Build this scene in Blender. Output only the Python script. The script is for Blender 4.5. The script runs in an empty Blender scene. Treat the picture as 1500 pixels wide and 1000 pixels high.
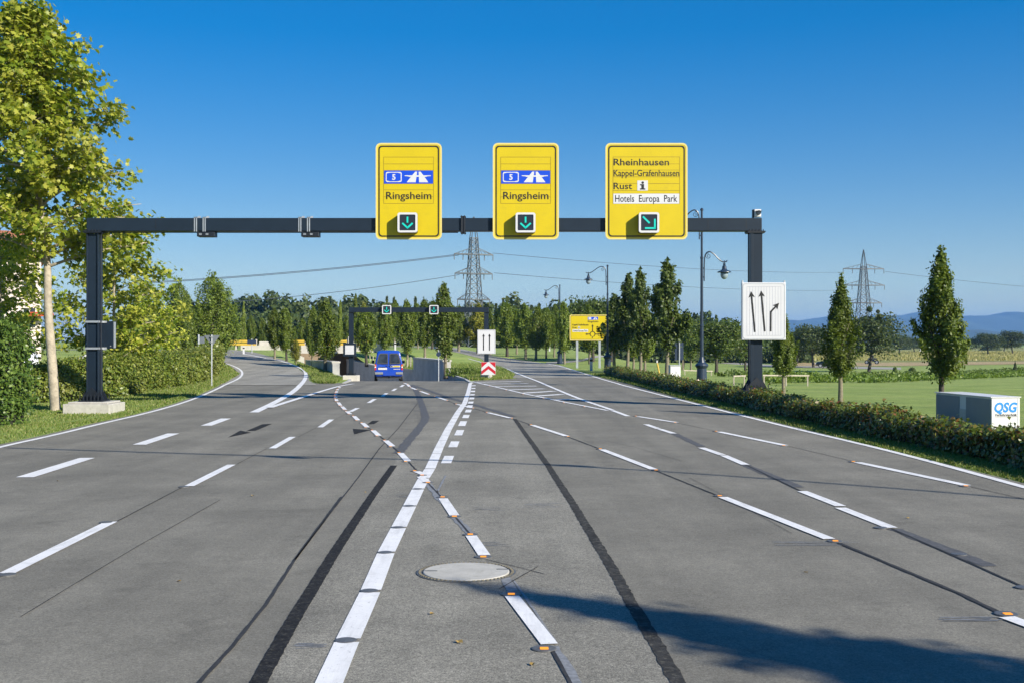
import bpy, bmesh, math, random
import numpy as np
from mathutils import Vector, Matrix

scene = bpy.context.scene
COL = scene.collection
R = math.radians

# ---------------------------------------------------------------- camera
HAZE = 0.00012
CAM_H = 2.0
F = 1650.0                                   # focal length in pixels of a 1500 px wide picture
cam_d = bpy.data.cameras.new('camera')
cam_d.sensor_width = 36.0
cam_d.lens = F / 1500.0 * 36.0
cam_d.clip_start = 0.1
cam_d.clip_end = 30000.0
cam = bpy.data.objects.new('camera', cam_d)
cam.location = (0, 0, CAM_H)
cam.rotation_euler = (R(90), 0, 0)
COL.objects.link(cam)
scene.camera = cam

# ---------------------------------------------------------------- sky, sun, exposure
SUN = Vector((1.43, -1.25, 1.0)).normalized()        # towards the sun
SUN_EL = math.asin(SUN.z)
SUN_AZ = math.atan2(SUN.x, SUN.y)
world = bpy.data.worlds.new('World')
scene.world = world
world.use_nodes = True
wn, wl = world.node_tree.nodes, world.node_tree.links
wn.clear()
w_out = wn.new('ShaderNodeOutputWorld')
w_bg = wn.new('ShaderNodeBackground')
w_sky = wn.new('ShaderNodeTexSky')
w_sky.sky_type = 'NISHITA'
w_sky.sun_disc = False
w_sky.sun_elevation = SUN_EL
w_sky.sun_rotation = SUN_AZ
w_sky.altitude = 0
w_sky.air_density = 1.0
w_sky.dust_density = 0.2
w_sky.ozone_density = 4.0
w_hs = wn.new('ShaderNodeHueSaturation')
w_hs.inputs['Saturation'].default_value = 2.12
w_hs.inputs['Hue'].default_value = 0.515
w_hs.inputs['Value'].default_value = 1.0
w_bg.inputs['Strength'].default_value = 0.149
w_gm = wn.new('ShaderNodeGamma'); w_gm.inputs['Gamma'].default_value = 0.56
wl.new(w_sky.outputs[0], w_gm.inputs['Color']); wl.new(w_gm.outputs[0], w_hs.inputs['Color'])
wl.new(w_hs.outputs[0], w_bg.inputs['Color'])
wl.new(w_bg.outputs[0], w_out.inputs['Surface'])

sun_d = bpy.data.lights.new('sun', 'SUN')
sun_d.energy = 5.0
sun_d.angle = R(0.5)
sun_d.color = (1.0, 0.94, 0.83)
sun = bpy.data.objects.new('sun', sun_d)
sun.rotation_euler = SUN.to_track_quat('Z', 'Y').to_euler()
COL.objects.link(sun)

scene.view_settings.view_transform = 'Standard'
scene.view_settings.look = 'None'
scene.view_settings.exposure = 0.75
scene.view_settings.gamma = 1.0
scene.cycles.max_bounces = 6
scene.cycles.transparent_max_bounces = 8
scene.cycles.volume_bounces = 0

# ---------------------------------------------------------------- object helpers
def tag(o, label=None, cat=None, group=None, kind=None):
    if label: o['label'] = label
    if cat: o['category'] = cat
    if group: o['group'] = group
    if kind: o['kind'] = kind
    return o

def empty(name, loc=(0, 0, 0), rz=0.0, label=None, cat=None, group=None):
    o = bpy.data.objects.new(name, None)
    o.empty_display_size = 0.2
    o.location = loc
    o.rotation_euler = (0, 0, rz)
    COL.objects.link(o)
    return tag(o, label, cat, group)

def link_mesh(name, me, mat, parent=None, loc=(0, 0, 0)):
    o = bpy.data.objects.new(name, me)
    o.location = loc
    if mat is not None and len(me.materials) == 0:
        me.materials.append(mat)
    COL.objects.link(o)
    if parent is not None: o.parent = parent
    return o

def bevel(o, w=0.01, seg=2):
    m = o.modifiers.new('bevel', 'BEVEL')
    m.width = w; m.segments = seg; m.limit_method = 'ANGLE'; m.angle_limit = R(40)
    return o

def smooth(o):
    for p in o.data.polygons: p.use_smooth = True
    return o

def copy_tree(o, parent=None):
    c = o.copy(); COL.objects.link(c)
    if parent is not None: c.parent = parent
    for ch in o.children: copy_tree(ch, c)
    return c

class MB:
    """collects simple solids, becomes one mesh"""
    def __init__(s): s.v = []; s.f = []
    def add(s, vs, fs):
        k = len(s.v); s.v += [tuple(v) for v in vs]; s.f += [tuple(i + k for i in f) for f in fs]; return s
    def box(s, x0, x1, y0, y1, z0, z1):
        return s.add([(x0,y0,z0),(x1,y0,z0),(x1,y1,z0),(x0,y1,z0),(x0,y0,z1),(x1,y0,z1),(x1,y1,z1),(x0,y1,z1)],
                     [(0,3,2,1),(4,5,6,7),(0,1,5,4),(1,2,6,5),(2,3,7,6),(3,0,4,7)])
    def tube(s, pts, rad, n=10, caps=True):
        pts = [Vector(p) for p in pts]
        rr = rad if isinstance(rad, (list, tuple)) else [rad] * len(pts)
        vs = []; fs = []
        prev = None
        for i, p in enumerate(pts):
            if i == 0: d = pts[1] - pts[0]
            elif i == len(pts) - 1: d = pts[-1] - pts[-2]
            else: d = (pts[i+1] - pts[i]).normalized() + (pts[i] - pts[i-1]).normalized()
            d.normalize()
            if prev is None:
                a = d.cross(Vector((0, 0, 1)))
                if a.length < 1e-3: a = Vector((1, 0, 0))
            else:
                a = prev - d * prev.dot(d)
            a.normalize(); prev = a
            b = d.cross(a)
            for k in range(n):
                t = 2 * math.pi * k / n
                vs.append(p + (a * math.cos(t) + b * math.sin(t)) * rr[i])
        for i in range(len(pts) - 1):
            for k in range(n):
                q = (k + 1) % n
                fs.append((i*n+k, i*n+q, (i+1)*n+q, (i+1)*n+k))
        if caps:
            fs.append(tuple(range(n-1, -1, -1)))
            fs.append(tuple(range((len(pts)-1)*n, len(pts)*n)))
        return s.add(vs, fs)
    def bar(s, a, b, w, h=None):
        """square bar between two points"""
        a = Vector(a); b = Vector(b); h = h or w
        d = (b - a).normalized()
        u = d.cross(Vector((0, 0, 1)))
        if u.length < 1e-3: u = Vector((1, 0, 0))
        u.normalize(); v = d.cross(u)
        vs = []
        for p in (a, b):
            for su, sv in ((-1,-1),(1,-1),(1,1),(-1,1)):
                vs.append(p + u * (su*w/2) + v * (sv*h/2))
        return s.add(vs, [(0,1,2,3),(7,6,5,4),(0,4,5,1),(1,5,6,2),(2,6,7,3),(3,7,4,0)])
    def lathe(s, prof, n=16, c=(0, 0, 0)):
        vs = []; fs = []
        for r, z in prof:
            for k in range(n):
                t = 2 * math.pi * k / n
                vs.append((c[0] + r*math.cos(t), c[1] + r*math.sin(t), c[2] + z))
        for i in range(len(prof) - 1):
            for k in range(n):
                q = (k+1) % n
                fs.append((i*n+k, i*n+q, (i+1)*n+q, (i+1)*n+k))
        fs.append(tuple(range(n-1, -1, -1)))
        fs.append(tuple(range((len(prof)-1)*n, len(prof)*n)))
        return s.add(vs, fs)
    def prism_xz(s, pts, y0, y1):
        """polygon in the xz plane, seen counter-clockwise from -y, extruded from y0 to y1"""
        n = len(pts)
        vs = [(x, y0, z) for x, z in pts] + [(x, y1, z) for x, z in pts]
        fs = [tuple(range(n)), tuple(range(2*n-1, n-1, -1))]
        for i in range(n):
            j = (i+1) % n
            fs.append((i, i+n, j+n, j))
        return s.add(vs, fs)
    def prism_xy(s, pts, z0, z1):
        n = len(pts)
        vs = [(x, y, z0) for x, y in pts] + [(x, y, z1) for x, y in pts]
        fs = [tuple(range(n-1, -1, -1)), tuple(range(n, 2*n))]
        for i in range(n):
            j = (i+1) % n
            fs.append((i, j, j+n, i+n))
        return s.add(vs, fs)
    def mesh(s, name):
        me = bpy.data.meshes.new(name)
        me.from_pydata(s.v, [], s.f); me.update()
        return me
    def build(s, name, mat, parent=None, loc=(0, 0, 0)):
        return link_mesh(name, s.mesh(name), mat, parent, loc)

def fast_mesh(name, V, faces_flat, k):
    """numpy mesh of polygons that all have k corners"""
    me = bpy.data.meshes.new(name)
    nv = len(V); nf = len(faces_flat) // k
    me.vertices.add(nv); me.loops.add(nf * k); me.polygons.add(nf)
    me.vertices.foreach_set('co', np.asarray(V, dtype=np.float32).ravel())
    me.loops.foreach_set('vertex_index', np.asarray(faces_flat, dtype=np.int32))
    me.polygons.foreach_set('loop_start', np.arange(0, nf * k, k, dtype=np.int32))
    me.update(calc_edges=True)
    return me

# ---------------------------------------------------------------- materials
def new_mat(name):
    m = bpy.data.materials.new(name); m.use_nodes = True
    nt = m.node_tree; b = nt.nodes['Principled BSDF']
    return m, nt, b

def ramp(nt, stops, interp='LINEAR'):
    n = nt.nodes.new('ShaderNodeValToRGB')
    cr = n.color_ramp; cr.interpolation = interp
    while len(cr.elements) > 1: cr.elements.remove(cr.elements[0])
    cr.elements[0].position = stops[0][0]; cr.elements[0].color = (*stops[0][1], 1)
    for p, c in stops[1:]:
        e = cr.elements.new(p); e.color = (*c, 1)
    return n

def noise(nt, scale, detail=4, rough=0.6, coord='Object'):
    tc = nt.nodes.new('ShaderNodeTexCoord')
    n = nt.nodes.new('ShaderNodeTexNoise')
    n.inputs['Scale'].default_value = scale
    n.inputs['Detail'].default_value = detail
    n.inputs['Roughness'].default_value = rough
    nt.links.new(tc.outputs[coord], n.inputs['Vector'])
    return n

def mix(nt, fac, a, b, mode='MIX'):
    m = nt.nodes.new('ShaderNodeMix'); m.data_type = 'RGBA'; m.blend_type = mode
    for s, val in ((0, fac), (6, a), (7, b)):
        if isinstance(val, (int, float)): m.inputs[s].default_value = val
        elif isinstance(val, tuple): m.inputs[s].default_value = (*val, 1)
        else: nt.links.new(val, m.inputs[s])
    return m.outputs[2]

def pmat(name, col, rough=0.6, metal=0.0, var=0.18, scale=6.0, bump=0.0, bscale=40.0, spec=0.5, coat=0.0, dirt=None):
    """painted / plain surface with a little mottling and wear"""
    m, nt, b = new_mat(name)
    n1 = noise(nt, scale, 5)
    lo = tuple(c * (1 - var) for c in col); hi = tuple(min(1, c * (1 + var)) for c in col)
    r1 = ramp(nt, [(0.3, lo), (0.7, hi)])
    nt.links.new(n1.outputs['Fac'], r1.inputs['Fac'])
    c = r1.outputs['Color']
    if dirt:
        n2 = noise(nt, scale * 2.3, 8, 0.7)
        r2 = ramp(nt, [(0.52, (0, 0, 0)), (0.72, (1, 1, 1))])
        nt.links.new(n2.outputs['Fac'], r2.inputs['Fac'])
        mm = nt.nodes.new('ShaderNodeMath'); mm.operation = 'MULTIPLY'; mm.inputs[1].default_value = 0.55
        nt.links.new(r2.outputs['Color'], mm.inputs[0])
        c = mix(nt, mm.outputs[0], c, dirt)
    nt.links.new(c, b.inputs['Base Color'])
    b.inputs['Roughness'].default_value = rough
    b.inputs['Metallic'].default_value = metal
    b.inputs['Specular IOR Level'].default_value = spec
    b.inputs['Coat Weight'].default_value = coat
    if bump > 0:
        n3 = noise(nt, bscale, 6)
        bp = nt.nodes.new('ShaderNodeBump'); bp.inputs['Strength'].default_value = bump; bp.inputs['Distance'].default_value = 0.02
        nt.links.new(n3.outputs['Fac'], bp.inputs['Height'])
        nt.links.new(bp.outputs[0], b.inputs['Normal'])
    return m

def leafmat(name, cols, trans=0.35, rough=0.5, spec=0.35, patch=None):
    """leaves: each leaf gets its own tone; patch mixes in a second tone in clumps"""
    m, nt, b = new_mat(name)
    g = nt.nodes.new('ShaderNodeNewGeometry')
    k = len(cols)
    r = ramp(nt, [(i / max(1, k - 1), c) for i, c in enumerate(cols)])
    nt.links.new(g.outputs['Random Per Island'], r.inputs['Fac'])
    c = r.outputs['Color']
    if patch:
        n = noise(nt, patch[1], 3)
        r2 = ramp(nt, [(0.45, (0, 0, 0)), (0.68, (1, 1, 1))])
        nt.links.new(n.outputs['Fac'], r2.inputs['Fac'])
        mm = nt.nodes.new('ShaderNodeMath'); mm.operation = 'MULTIPLY'; mm.inputs[1].default_value = patch[2]
        nt.links.new(r2.outputs['Color'], mm.inputs[0])
        c = mix(nt, mm.outputs[0], c, patch[0])
    oi = nt.nodes.new('ShaderNodeObjectInfo')
    hs = nt.nodes.new('ShaderNodeHueSaturation')
    mr = nt.nodes.new('ShaderNodeMapRange'); mr.inputs['To Min'].default_value = 0.78; mr.inputs['To Max'].default_value = 1.22
    nt.links.new(oi.outputs['Random'], mr.inputs['Value'])
    nt.links.new(mr.outputs[0], hs.inputs['Value'])
    nt.links.new(c, hs.inputs['Color'])
    c = hs.outputs['Color']
    nt.links.new(c, b.inputs['Base Color'])
    b.inputs['Roughness'].default_value = rough
    b.inputs['Specular IOR Level'].default_value = spec
    t = nt.nodes.new('ShaderNodeBsdfTranslucent')
    tm = mix(nt, 1.0, c, (1.3, 1.35, 0.6), 'MULTIPLY')
    nt.links.new(tm, t.inputs['Color'])
    ms = nt.nodes.new('ShaderNodeMixShader'); ms.inputs[0].default_value = trans
    nt.links.new(b.outputs[0], ms.inputs[1]); nt.links.new(t.outputs[0], ms.inputs[2])
    nt.links.new(ms.outputs[0], nt.nodes['Material Output'].inputs['Surface'])
    return m

def asphalt(name, base, fine=0.5, big=0.19):
    m, nt, b = new_mat(name)
    n1 = noise(nt, 95, 3, 0.75); n2 = noise(nt, 0.55, 5, 0.6); n3 = noise(nt, 6.0, 4, 0.6)
    lo = tuple(c * (1 - fine) for c in base); hi = tuple(c * (1 + fine) for c in base)
    r1 = ramp(nt, [(0.33, lo), (0.67, hi)]); nt.links.new(n1.outputs['Fac'], r1.inputs['Fac'])
    r2 = ramp(nt, [(0.3, (1-big,)*3), (0.7, (1+big,)*3)]); nt.links.new(n2.outputs['Fac'], r2.inputs['Fac'])
    r3 = ramp(nt, [(0.3, (0.93,)*3), (0.7, (1.07,)*3)]); nt.links.new(n3.outputs['Fac'], r3.inputs['Fac'])
    # long wear streaks along the driving direction
    tc = nt.nodes.new('ShaderNodeTexCoord'); mp = nt.nodes.new('ShaderNodeMapping')
    mp.inputs['Scale'].default_value = (1.1, 0.045, 1)
    n4 = nt.nodes.new('ShaderNodeTexNoise'); n4.inputs['Scale'].default_value = 1.6; n4.inputs['Detail'].default_value = 4
    nt.links.new(tc.outputs['Object'], mp.inputs['Vector']); nt.links.new(mp.outputs[0], n4.inputs['Vector'])
    r4 = ramp(nt, [(0.3, (0.86,)*3), (0.7, (1.10,)*3)]); nt.links.new(n4.outputs['Fac'], r4.inputs['Fac'])
    # pale grit
    vo = nt.nodes.new('ShaderNodeTexVoronoi'); vo.inputs['Scale'].default_value = 42
    nt.links.new(tc.outputs['Object'], vo.inputs['Vector'])
    r5 = ramp(nt, [(0.0, (1, 1, 1)), (0.1, (0, 0, 0))]); nt.links.new(vo.outputs['Distance'], r5.inputs['Fac'])
    c = mix(nt, 1.0, r1.outputs[0], r2.outputs[0], 'MULTIPLY')
    c = mix(nt, 1.0, c, r3.outputs[0], 'MULTIPLY')
    c = mix(nt, 1.0, c, r4.outputs[0], 'MULTIPLY')
    mm = nt.nodes.new('ShaderNodeMath'); mm.operation = 'MULTIPLY'; mm.inputs[1].default_value = 0.35
    nt.links.new(r5.outputs[0], mm.inputs[0])
    c = mix(nt, mm.outputs[0], c, tuple(min(1, x * 2.6) for x in base))
    n7 = noise(nt, 1.7, 6, 0.72); r8 = ramp(nt, [(0.56, (1, 1, 1)), (0.63, (.88,)*3), (0.74, (.80,)*3)]); nt.links.new(n7.outputs['Fac'], r8.inputs['Fac'])
    c = mix(nt, 1.0, c, r8.outputs[0], 'MULTIPLY')
    n6 = noise(nt, 34, 3, 0.8); r6 = ramp(nt, [(0.34, (1 - fine*.45,)*3), (0.66, (1 + fine*.45,)*3)]); nt.links.new(n6.outputs['Fac'], r6.inputs['Fac'])
    c = mix(nt, 1.0, c, r6.outputs[0], 'MULTIPLY')
    vd = nt.nodes.new('ShaderNodeTexVoronoi'); vd.inputs['Scale'].default_value = 17; nt.links.new(tc.outputs['Object'], vd.inputs['Vector'])
    r7 = ramp(nt, [(0.0, (.45,)*3), (0.085, (1, 1, 1))]); nt.links.new(vd.outputs['Distance'], r7.inputs['Fac'])
    c = mix(nt, 1.0, c, r7.outputs[0], 'MULTIPLY')
    nt.links.new(c, b.inputs['Base Color'])
    b.inputs['Roughness'].default_value = 0.86
    b.inputs['Specular IOR Level'].default_value = 0.3
    bp = nt.nodes.new('ShaderNodeBump'); bp.inputs['Strength'].default_value = 0.5; bp.inputs['Distance'].default_value = 0.006
    nt.links.new(n1.outputs['Fac'], bp.inputs['Height']); nt.links.new(bp.outputs[0], b.inputs['Normal'])
    return m

def emit_mat(name, col, strength):
    m, nt, b = new_mat(name)
    b.inputs['Base Color'].default_value = (*[c * 0.3 for c in col], 1)
    b.inputs['Emission Color'].default_value = (*col, 1)
    b.inputs['Emission Strength'].default_value = strength
    return m

def glass_mat(name, col=(0.02, 0.025, 0.03), rough=0.06):
    m, nt, b = new_mat(name)
    n = noise(nt, 1.5, 3)
    r = ramp(nt, [(0.35, tuple(c * .6 for c in col)), (0.7, tuple(c * 2.2 for c in col))])
    nt.links.new(n.outputs['Fac'], r.inputs['Fac']); nt.links.new(r.outputs[0], b.inputs['Base Color'])
    b.inputs['Roughness'].default_value = rough
    b.inputs['Specular IOR Level'].default_value = 0.4
    return m

def grass_mat(name, stops, dry=None):
    m, nt, b = new_mat(name)
    n1 = noise(nt, 0.35, 6, 0.65); n2 = noise(nt, 26, 4, 0.75); n3 = noise(nt, 3.2, 5, 0.7)
    r1 = ramp(nt, stops); nt.links.new(n1.outputs['Fac'], r1.inputs['Fac'])
    r2 = ramp(nt, [(0.25, (0.6,)*3), (0.75, (1.4,)*3)]); nt.links.new(n2.outputs['Fac'], r2.inputs['Fac'])
    r3 = ramp(nt, [(0.3, (0.82,)*3), (0.7, (1.18,)*3)]); nt.links.new(n3.outputs['Fac'], r3.inputs['Fac'])
    c = mix(nt, 1.0, r1.outputs[0], r2.outputs[0], 'MULTIPLY')
    c = mix(nt, 1.0, c, r3.outputs[0], 'MULTIPLY')
    tc = nt.nodes.new('ShaderNodeTexCoord'); mp = nt.nodes.new('ShaderNodeMapping'); mp.inputs['Rotation'].default_value = (0, 0, .25); mp.inputs['Scale'].default_value = (0.10, 0.9, 1)
    n5 = nt.nodes.new('ShaderNodeTexNoise'); n5.inputs['Scale'].default_value = 1.3; n5.inputs['Detail'].default_value = 7; n5.inputs['Roughness'].default_value = .75
    nt.links.new(tc.outputs['Object'], mp.inputs['Vector']); nt.links.new(mp.outputs[0], n5.inputs['Vector'])
    r5 = ramp(nt, [(0.34, (.72, .78, .80)), (0.5, (1, 1, 1)), (0.68, (1.22, 1.14, 1.05))]); nt.links.new(n5.outputs['Fac'], r5.inputs['Fac'])
    c = mix(nt, 1.0, c, r5.outputs[0], 'MULTIPLY')
    if dry:
        n4 = noise(nt, 1.1, 6, 0.7)
        r4 = ramp(nt, [(0.56, (0, 0, 0)), (0.74, (1, 1, 1))]); nt.links.new(n4.outputs['Fac'], r4.inputs['Fac'])
        mm = nt.nodes.new('ShaderNodeMath'); mm.operation = 'MULTIPLY'; mm.inputs[1].default_value = 0.6
        nt.links.new(r4.outputs[0], mm.inputs[0])
        c = mix(nt, mm.outputs[0], c, dry)
    nt.links.new(c, b.inputs['Base Color'])
    b.inputs['Roughness'].default_value = 0.9
    b.inputs['Specular IOR Level'].default_value = 0.15
    bp = nt.nodes.new('ShaderNodeBump'); bp.inputs['Strength'].default_value = 0.8; bp.inputs['Distance'].default_value = 0.05
    nt.links.new(n2.outputs['Fac'], bp.inputs['Height']); nt.links.new(bp.outputs[0], b.inputs['Normal'])
    return m

M = {}
M['asphalt'] = asphalt('asphalt', (0.184, 0.172, 0.140), 0.36)
M['asphalt_old'] = asphalt('asphalt_old', (0.214, 0.201, 0.165), 0.62)
M['asphalt_pale'] = asphalt('asphalt_pale', (0.270, 0.255, 0.215), 0.4)
M['path'] = asphalt('path_gravel', (0.33, 0.31, 0.27), 0.2)
M['tar'] = pmat('tar', (0.018, 0.018, 0.019), 0.9, spec=0.15, var=0.5, scale=14, bump=0.4, dirt=(0.16, 0.15, 0.12))
M['tar_worn'] = pmat('tar_worn', (0.038, 0.037, 0.035), 0.9, spec=0.15, var=0.5, scale=9, bump=0.4, dirt=(0.24, 0.225, 0.175))
M['seam'] = pmat('seam_filler', (0.040, 0.040, 0.041), 0.8, spec=0.2, var=0.3, scale=20)
M['scuff'] = pmat('scuff', (0.082, 0.081, 0.080), 0.8, var=0.35, scale=20)
M['scrape'] = pmat('scrape', (0.20, 0.205, 0.21), 0.7, var=0.35, scale=25)
M['paint'] = pmat('road_paint', (0.78, 0.765, 0.74), 0.6, var=0.06, scale=3, bump=0.2, bscale=90, dirt=(0.50, 0.49, 0.46))
def wear(m, dark, amount=.55):
    # tyre grime in long streaks and small chips that bare the asphalt
    nt = m.node_tree; b = nt.nodes['Principled BSDF']; src = b.inputs['Base Color'].links[0].from_socket
    tc = nt.nodes.new('ShaderNodeTexCoord'); mp = nt.nodes.new('ShaderNodeMapping'); mp.inputs['Scale'].default_value = (7, .7, 1)
    n = nt.nodes.new('ShaderNodeTexNoise'); n.inputs['Scale'].default_value = 1.6; n.inputs['Detail'].default_value = 6; n.inputs['Roughness'].default_value = .7
    nt.links.new(tc.outputs['Object'], mp.inputs['Vector']); nt.links.new(mp.outputs[0], n.inputs['Vector'])
    r = ramp(nt, [(.48, (0, 0, 0)), (.75, (amount,)*3)]); nt.links.new(n.outputs['Fac'], r.inputs['Fac'])
    c = mix(nt, r.outputs[0], src, (.42, .41, .39))
    n2 = noise(nt, 30, 4, .8); r2 = ramp(nt, [(.635, (0, 0, 0)), (.665, (.8,)*3)]); nt.links.new(n2.outputs['Fac'], r2.inputs['Fac'])
    c = mix(nt, r2.outputs[0], c, dark); nt.links.new(c, b.inputs['Base Color'])
wear(M['paint'], (.20, .195, .18))
M['paint_worn'] = pmat('road_paint_worn', (0.60, 0.60, 0.58), 0.65, var=0.12, scale=4, dirt=(0.22, 0.22, 0.21))
M['grass'] = grass_mat('grass_ground', [(0.28, (0.190, 0.255, 0.060)), (0.5, (0.245, 0.315, 0.085)), (0.72, (0.300, 0.345, 0.110))], (0.31, 0.29, 0.13))
M['field'] = grass_mat('field_ground', [(0.3, (0.22, 0.24, 0.075)), (0.7, (0.30, 0.29, 0.11))])
M['straw'] = grass_mat('straw_ground', [(0.3, (0.33, 0.25, 0.13)), (0.7, (0.42, 0.33, 0.18))])
M['concrete'] = pmat('concrete', (0.44, 0.42, 0.37), 0.85, var=0.14, scale=5, bump=0.3, bscale=60, dirt=(0.25, 0.23, 0.18))
M['concrete_wall'] = pmat('concrete_wall', (0.46, 0.45, 0.42), 0.85, var=0.16, scale=1.2, bump=0.2, bscale=30, dirt=(0.22, 0.22, 0.21))
M['concrete_white'] = pmat('concrete_white', (0.52, 0.49, 0.42), 0.85, var=0.1, scale=2, bump=0.2, dirt=(0.42, 0.38, 0.3))
M['tan_wall'] = pmat('tan_wall', (0.30, 0.22, 0.135), 0.85, var=0.16, scale=1.5, dirt=(0.25, 0.19, 0.12))
M['steel'] = pmat('anthracite_paint', (0.010, 0.018, 0.030), 0.42, var=0.12, scale=2.5, spec=0.35)
M['steel_dark'] = pmat('anthracite_dark', (0.007, 0.010, 0.016), 0.5, var=0.15, scale=5)
M['lamp_iron'] = pmat('lamp_iron', (0.022, 0.036, 0.060), 0.35, var=0.15, scale=6)
M['galv'] = pmat('galvanised', (0.50, 0.52, 0.54), 0.42, metal=0.6, var=0.12, scale=8)
M['alu'] = pmat('alu_grey', (0.42, 0.44, 0.46), 0.45, metal=0.3, var=0.08, scale=4)
M['yellow'] = pmat('sign_yellow', (0.53, 0.40, 0.001), 0.5, var=0.05, scale=1.2, spec=0.4, dirt=(0.43, 0.325, 0.012))
M['yellow_rim'] = pmat('sign_yellow_rim', (0.64, 0.52, 0.16), 0.5, var=0.03, scale=2)
M['sign_blue'] = pmat('sign_blue', (0.004, 0.055, 0.52), 0.4, var=0.04, scale=3)
M['sign_white'] = pmat('sign_white', (0.56, 0.56, 0.57), 0.4, var=0.03, scale=2)
M['sign_black'] = pmat('sign_black', (0.012, 0.011, 0.010), 0.45, var=0.2)
M['sign_red'] = pmat('sign_red', (0.45, 0.012, 0.022), 0.4, var=0.05)
M['sign_back'] = pmat('sign_back', (0.17, 0.19, 0.21), 0.5, metal=0.2, var=0.1)
M['sign_back_blue'] = pmat('sign_back_blue', (0.02, 0.035, 0.07), 0.45, var=0.1)
M['signal_face'] = pmat('signal_face', (0.018, 0.022, 0.032), 0.3, var=0.1)
M['signal_green'] = emit_mat('signal_green', (0.0, 0.62, 0.50), 0.5)
M['orange_lamp'] = emit_mat('orange_lamp', (1.0, 0.36, 0.02), 0.6)
M['stud'] = pmat('stud_housing', (0.13, 0.128, 0.122), 0.5, metal=0.3, var=0.3, scale=30, dirt=(0.2, 0.2, 0.19))
M['cab_grey'] = pmat('cabinet_grey', (0.19, 0.21, 0.235), 0.5, var=0.07, scale=3)
M['cab_white'] = pmat('cabinet_white', (0.62, 0.61, 0.60), 0.4, var=0.03, scale=2, dirt=(0.7, 0.69, 0.66))
M['logo_blue'] = pmat('logo_blue', (0.012, 0.22, 0.58), 0.4, var=0.05)
M['van_blue'] = pmat('van_blue', (0.010, 0.052, 0.36), 0.25, var=0.06, scale=2, coat=0.6, spec=0.5)
M['car_black'] = pmat('car_black', (0.012, 0.017, 0.028), 0.2, var=0.1, coat=0.8)
M['car_white'] = pmat('car_white', (0.72, 0.72, 0.72), 0.25, var=0.03, coat=0.5)
M['car_red'] = pmat('car_red', (0.42, 0.06, 0.02), 0.3, var=0.05, coat=0.5)
M['plastic'] = pmat('black_plastic', (0.035, 0.036, 0.040), 0.55, var=0.15, scale=8)
M['bumper'] = pmat('bumper_grey', (0.20, 0.21, 0.22), 0.55, var=0.1, scale=8)
M['rubber'] = pmat('tyre_rubber', (0.013, 0.013, 0.014), 0.8, var=0.2, scale=20)
M['glass'] = glass_mat('dark_glass')
M['lens_red'] = pmat('red_lens', (0.50, 0.015, 0.015), 0.2, var=0.1, coat=0.6)
M['lens_orange'] = pmat('orange_lens', (0.75, 0.24, 0.05), 0.2, var=0.1, coat=0.6)
M['lens_clear'] = pmat('clear_lens', (0.75, 0.77, 0.78), 0.15, var=0.05, coat=0.5)
M['bark_pale'] = pmat('plane_bark', (0.36, 0.31, 0.23), 0.85, var=0.30, scale=3.5, bump=0.8, bscale=18, dirt=(0.10, 0.085, 0.05))
M['bark'] = pmat('bark', (0.19, 0.165, 0.11), 0.9, var=0.25, scale=9, bump=0.6, bscale=30, dirt=(0.09, 0.075, 0.045))
M['bark_dark'] = pmat('bark_dark', (0.06, 0.05, 0.038), 0.9, var=0.3, scale=9, bump=0.6, bscale=30)
M['hedge_shade'] = pmat('hedge_shade_core', (0.018, 0.020, 0.009), 0.95, var=0.4, scale=20, bump=0.8, bscale=30)  # near-black tone of the solid light-blocking core added inside the hedges
M['wood_pale'] = pmat('pale_wood', (0.36, 0.32, 0.25), 0.8, var=0.15, scale=6)
M['rail_yellow'] = pmat('rail_yellow', (0.55, 0.37, 0.045), 0.55, var=0.1, scale=4)
M['pylon'] = pmat('pylon_steel', (0.11, 0.125, 0.135), 0.6, metal=0.2, var=0.1)
M['cable'] = pmat('power_cable', (0.045, 0.06, 0.085), 0.6, var=0.1)
M['house_wall'] = pmat('house_plaster', (0.68, 0.58, 0.52), 0.85, var=0.05, scale=1)
M['roof'] = pmat('roof_tiles', (0.26, 0.10, 0.06), 0.85, var=0.2, scale=5)
M['bulb'] = pmat('lamp_glass', (0.26, 0.33, 0.38), 0.12, var=0.08, coat=0.4)
M['fallen'] = leafmat('fallen_leaf', [(0.45, 0.17, 0.04), (0.30, 0.22, 0.06), (0.55, 0.25, 0.08)], 0.1)

L = {}
L['plane'] = leafmat('plane_leaves', [(0.10, 0.165, 0.014), (0.22, 0.29, 0.022), (0.36, 0.40, 0.042), (0.54, 0.52, 0.10)], 0.40, 0.45, patch=((0.44, 0.38, 0.07), 0.7, 0.4))
L['hornbeam'] = leafmat('hornbeam_leaves', [(0.062, 0.102, 0.012), (0.112, 0.162, 0.018), (0.185, 0.235, 0.030)], 0.34, patch=((0.18, 0.20, 0.030), 1.3, 0.45))
L['hornbeam_yellow'] = leafmat('hornbeam_leaves_turning', [(0.15, 0.18, 0.022), (0.23, 0.235, 0.03), (0.31, 0.27, 0.035)], 0.3)
L['dark'] = leafmat('broad_dark_leaves', [(0.045, 0.075, 0.013), (0.075, 0.112, 0.018), (0.12, 0.155, 0.026)], 0.28)
L['hedge'] = leafmat('hedge_leaves', [(0.075, 0.115, 0.016), (0.12, 0.17, 0.022), (0.19, 0.23, 0.035), (0.26, 0.27, 0.06)], 0.3, 0.4, patch=((0.20, 0.165, 0.07), 0.45, 0.45))
L['photinia'] = leafmat('red_tip_leaves', [(0.06, 0.09, 0.014), (0.09, 0.135, 0.020), (0.12, 0.17, 0.026), (0.16, 0.21, 0.035), (0.19, 0.225, 0.04), (0.22, 0.20, 0.05), (0.28, 0.10, 0.04)], 0.25, 0.28, 0.5)
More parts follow.
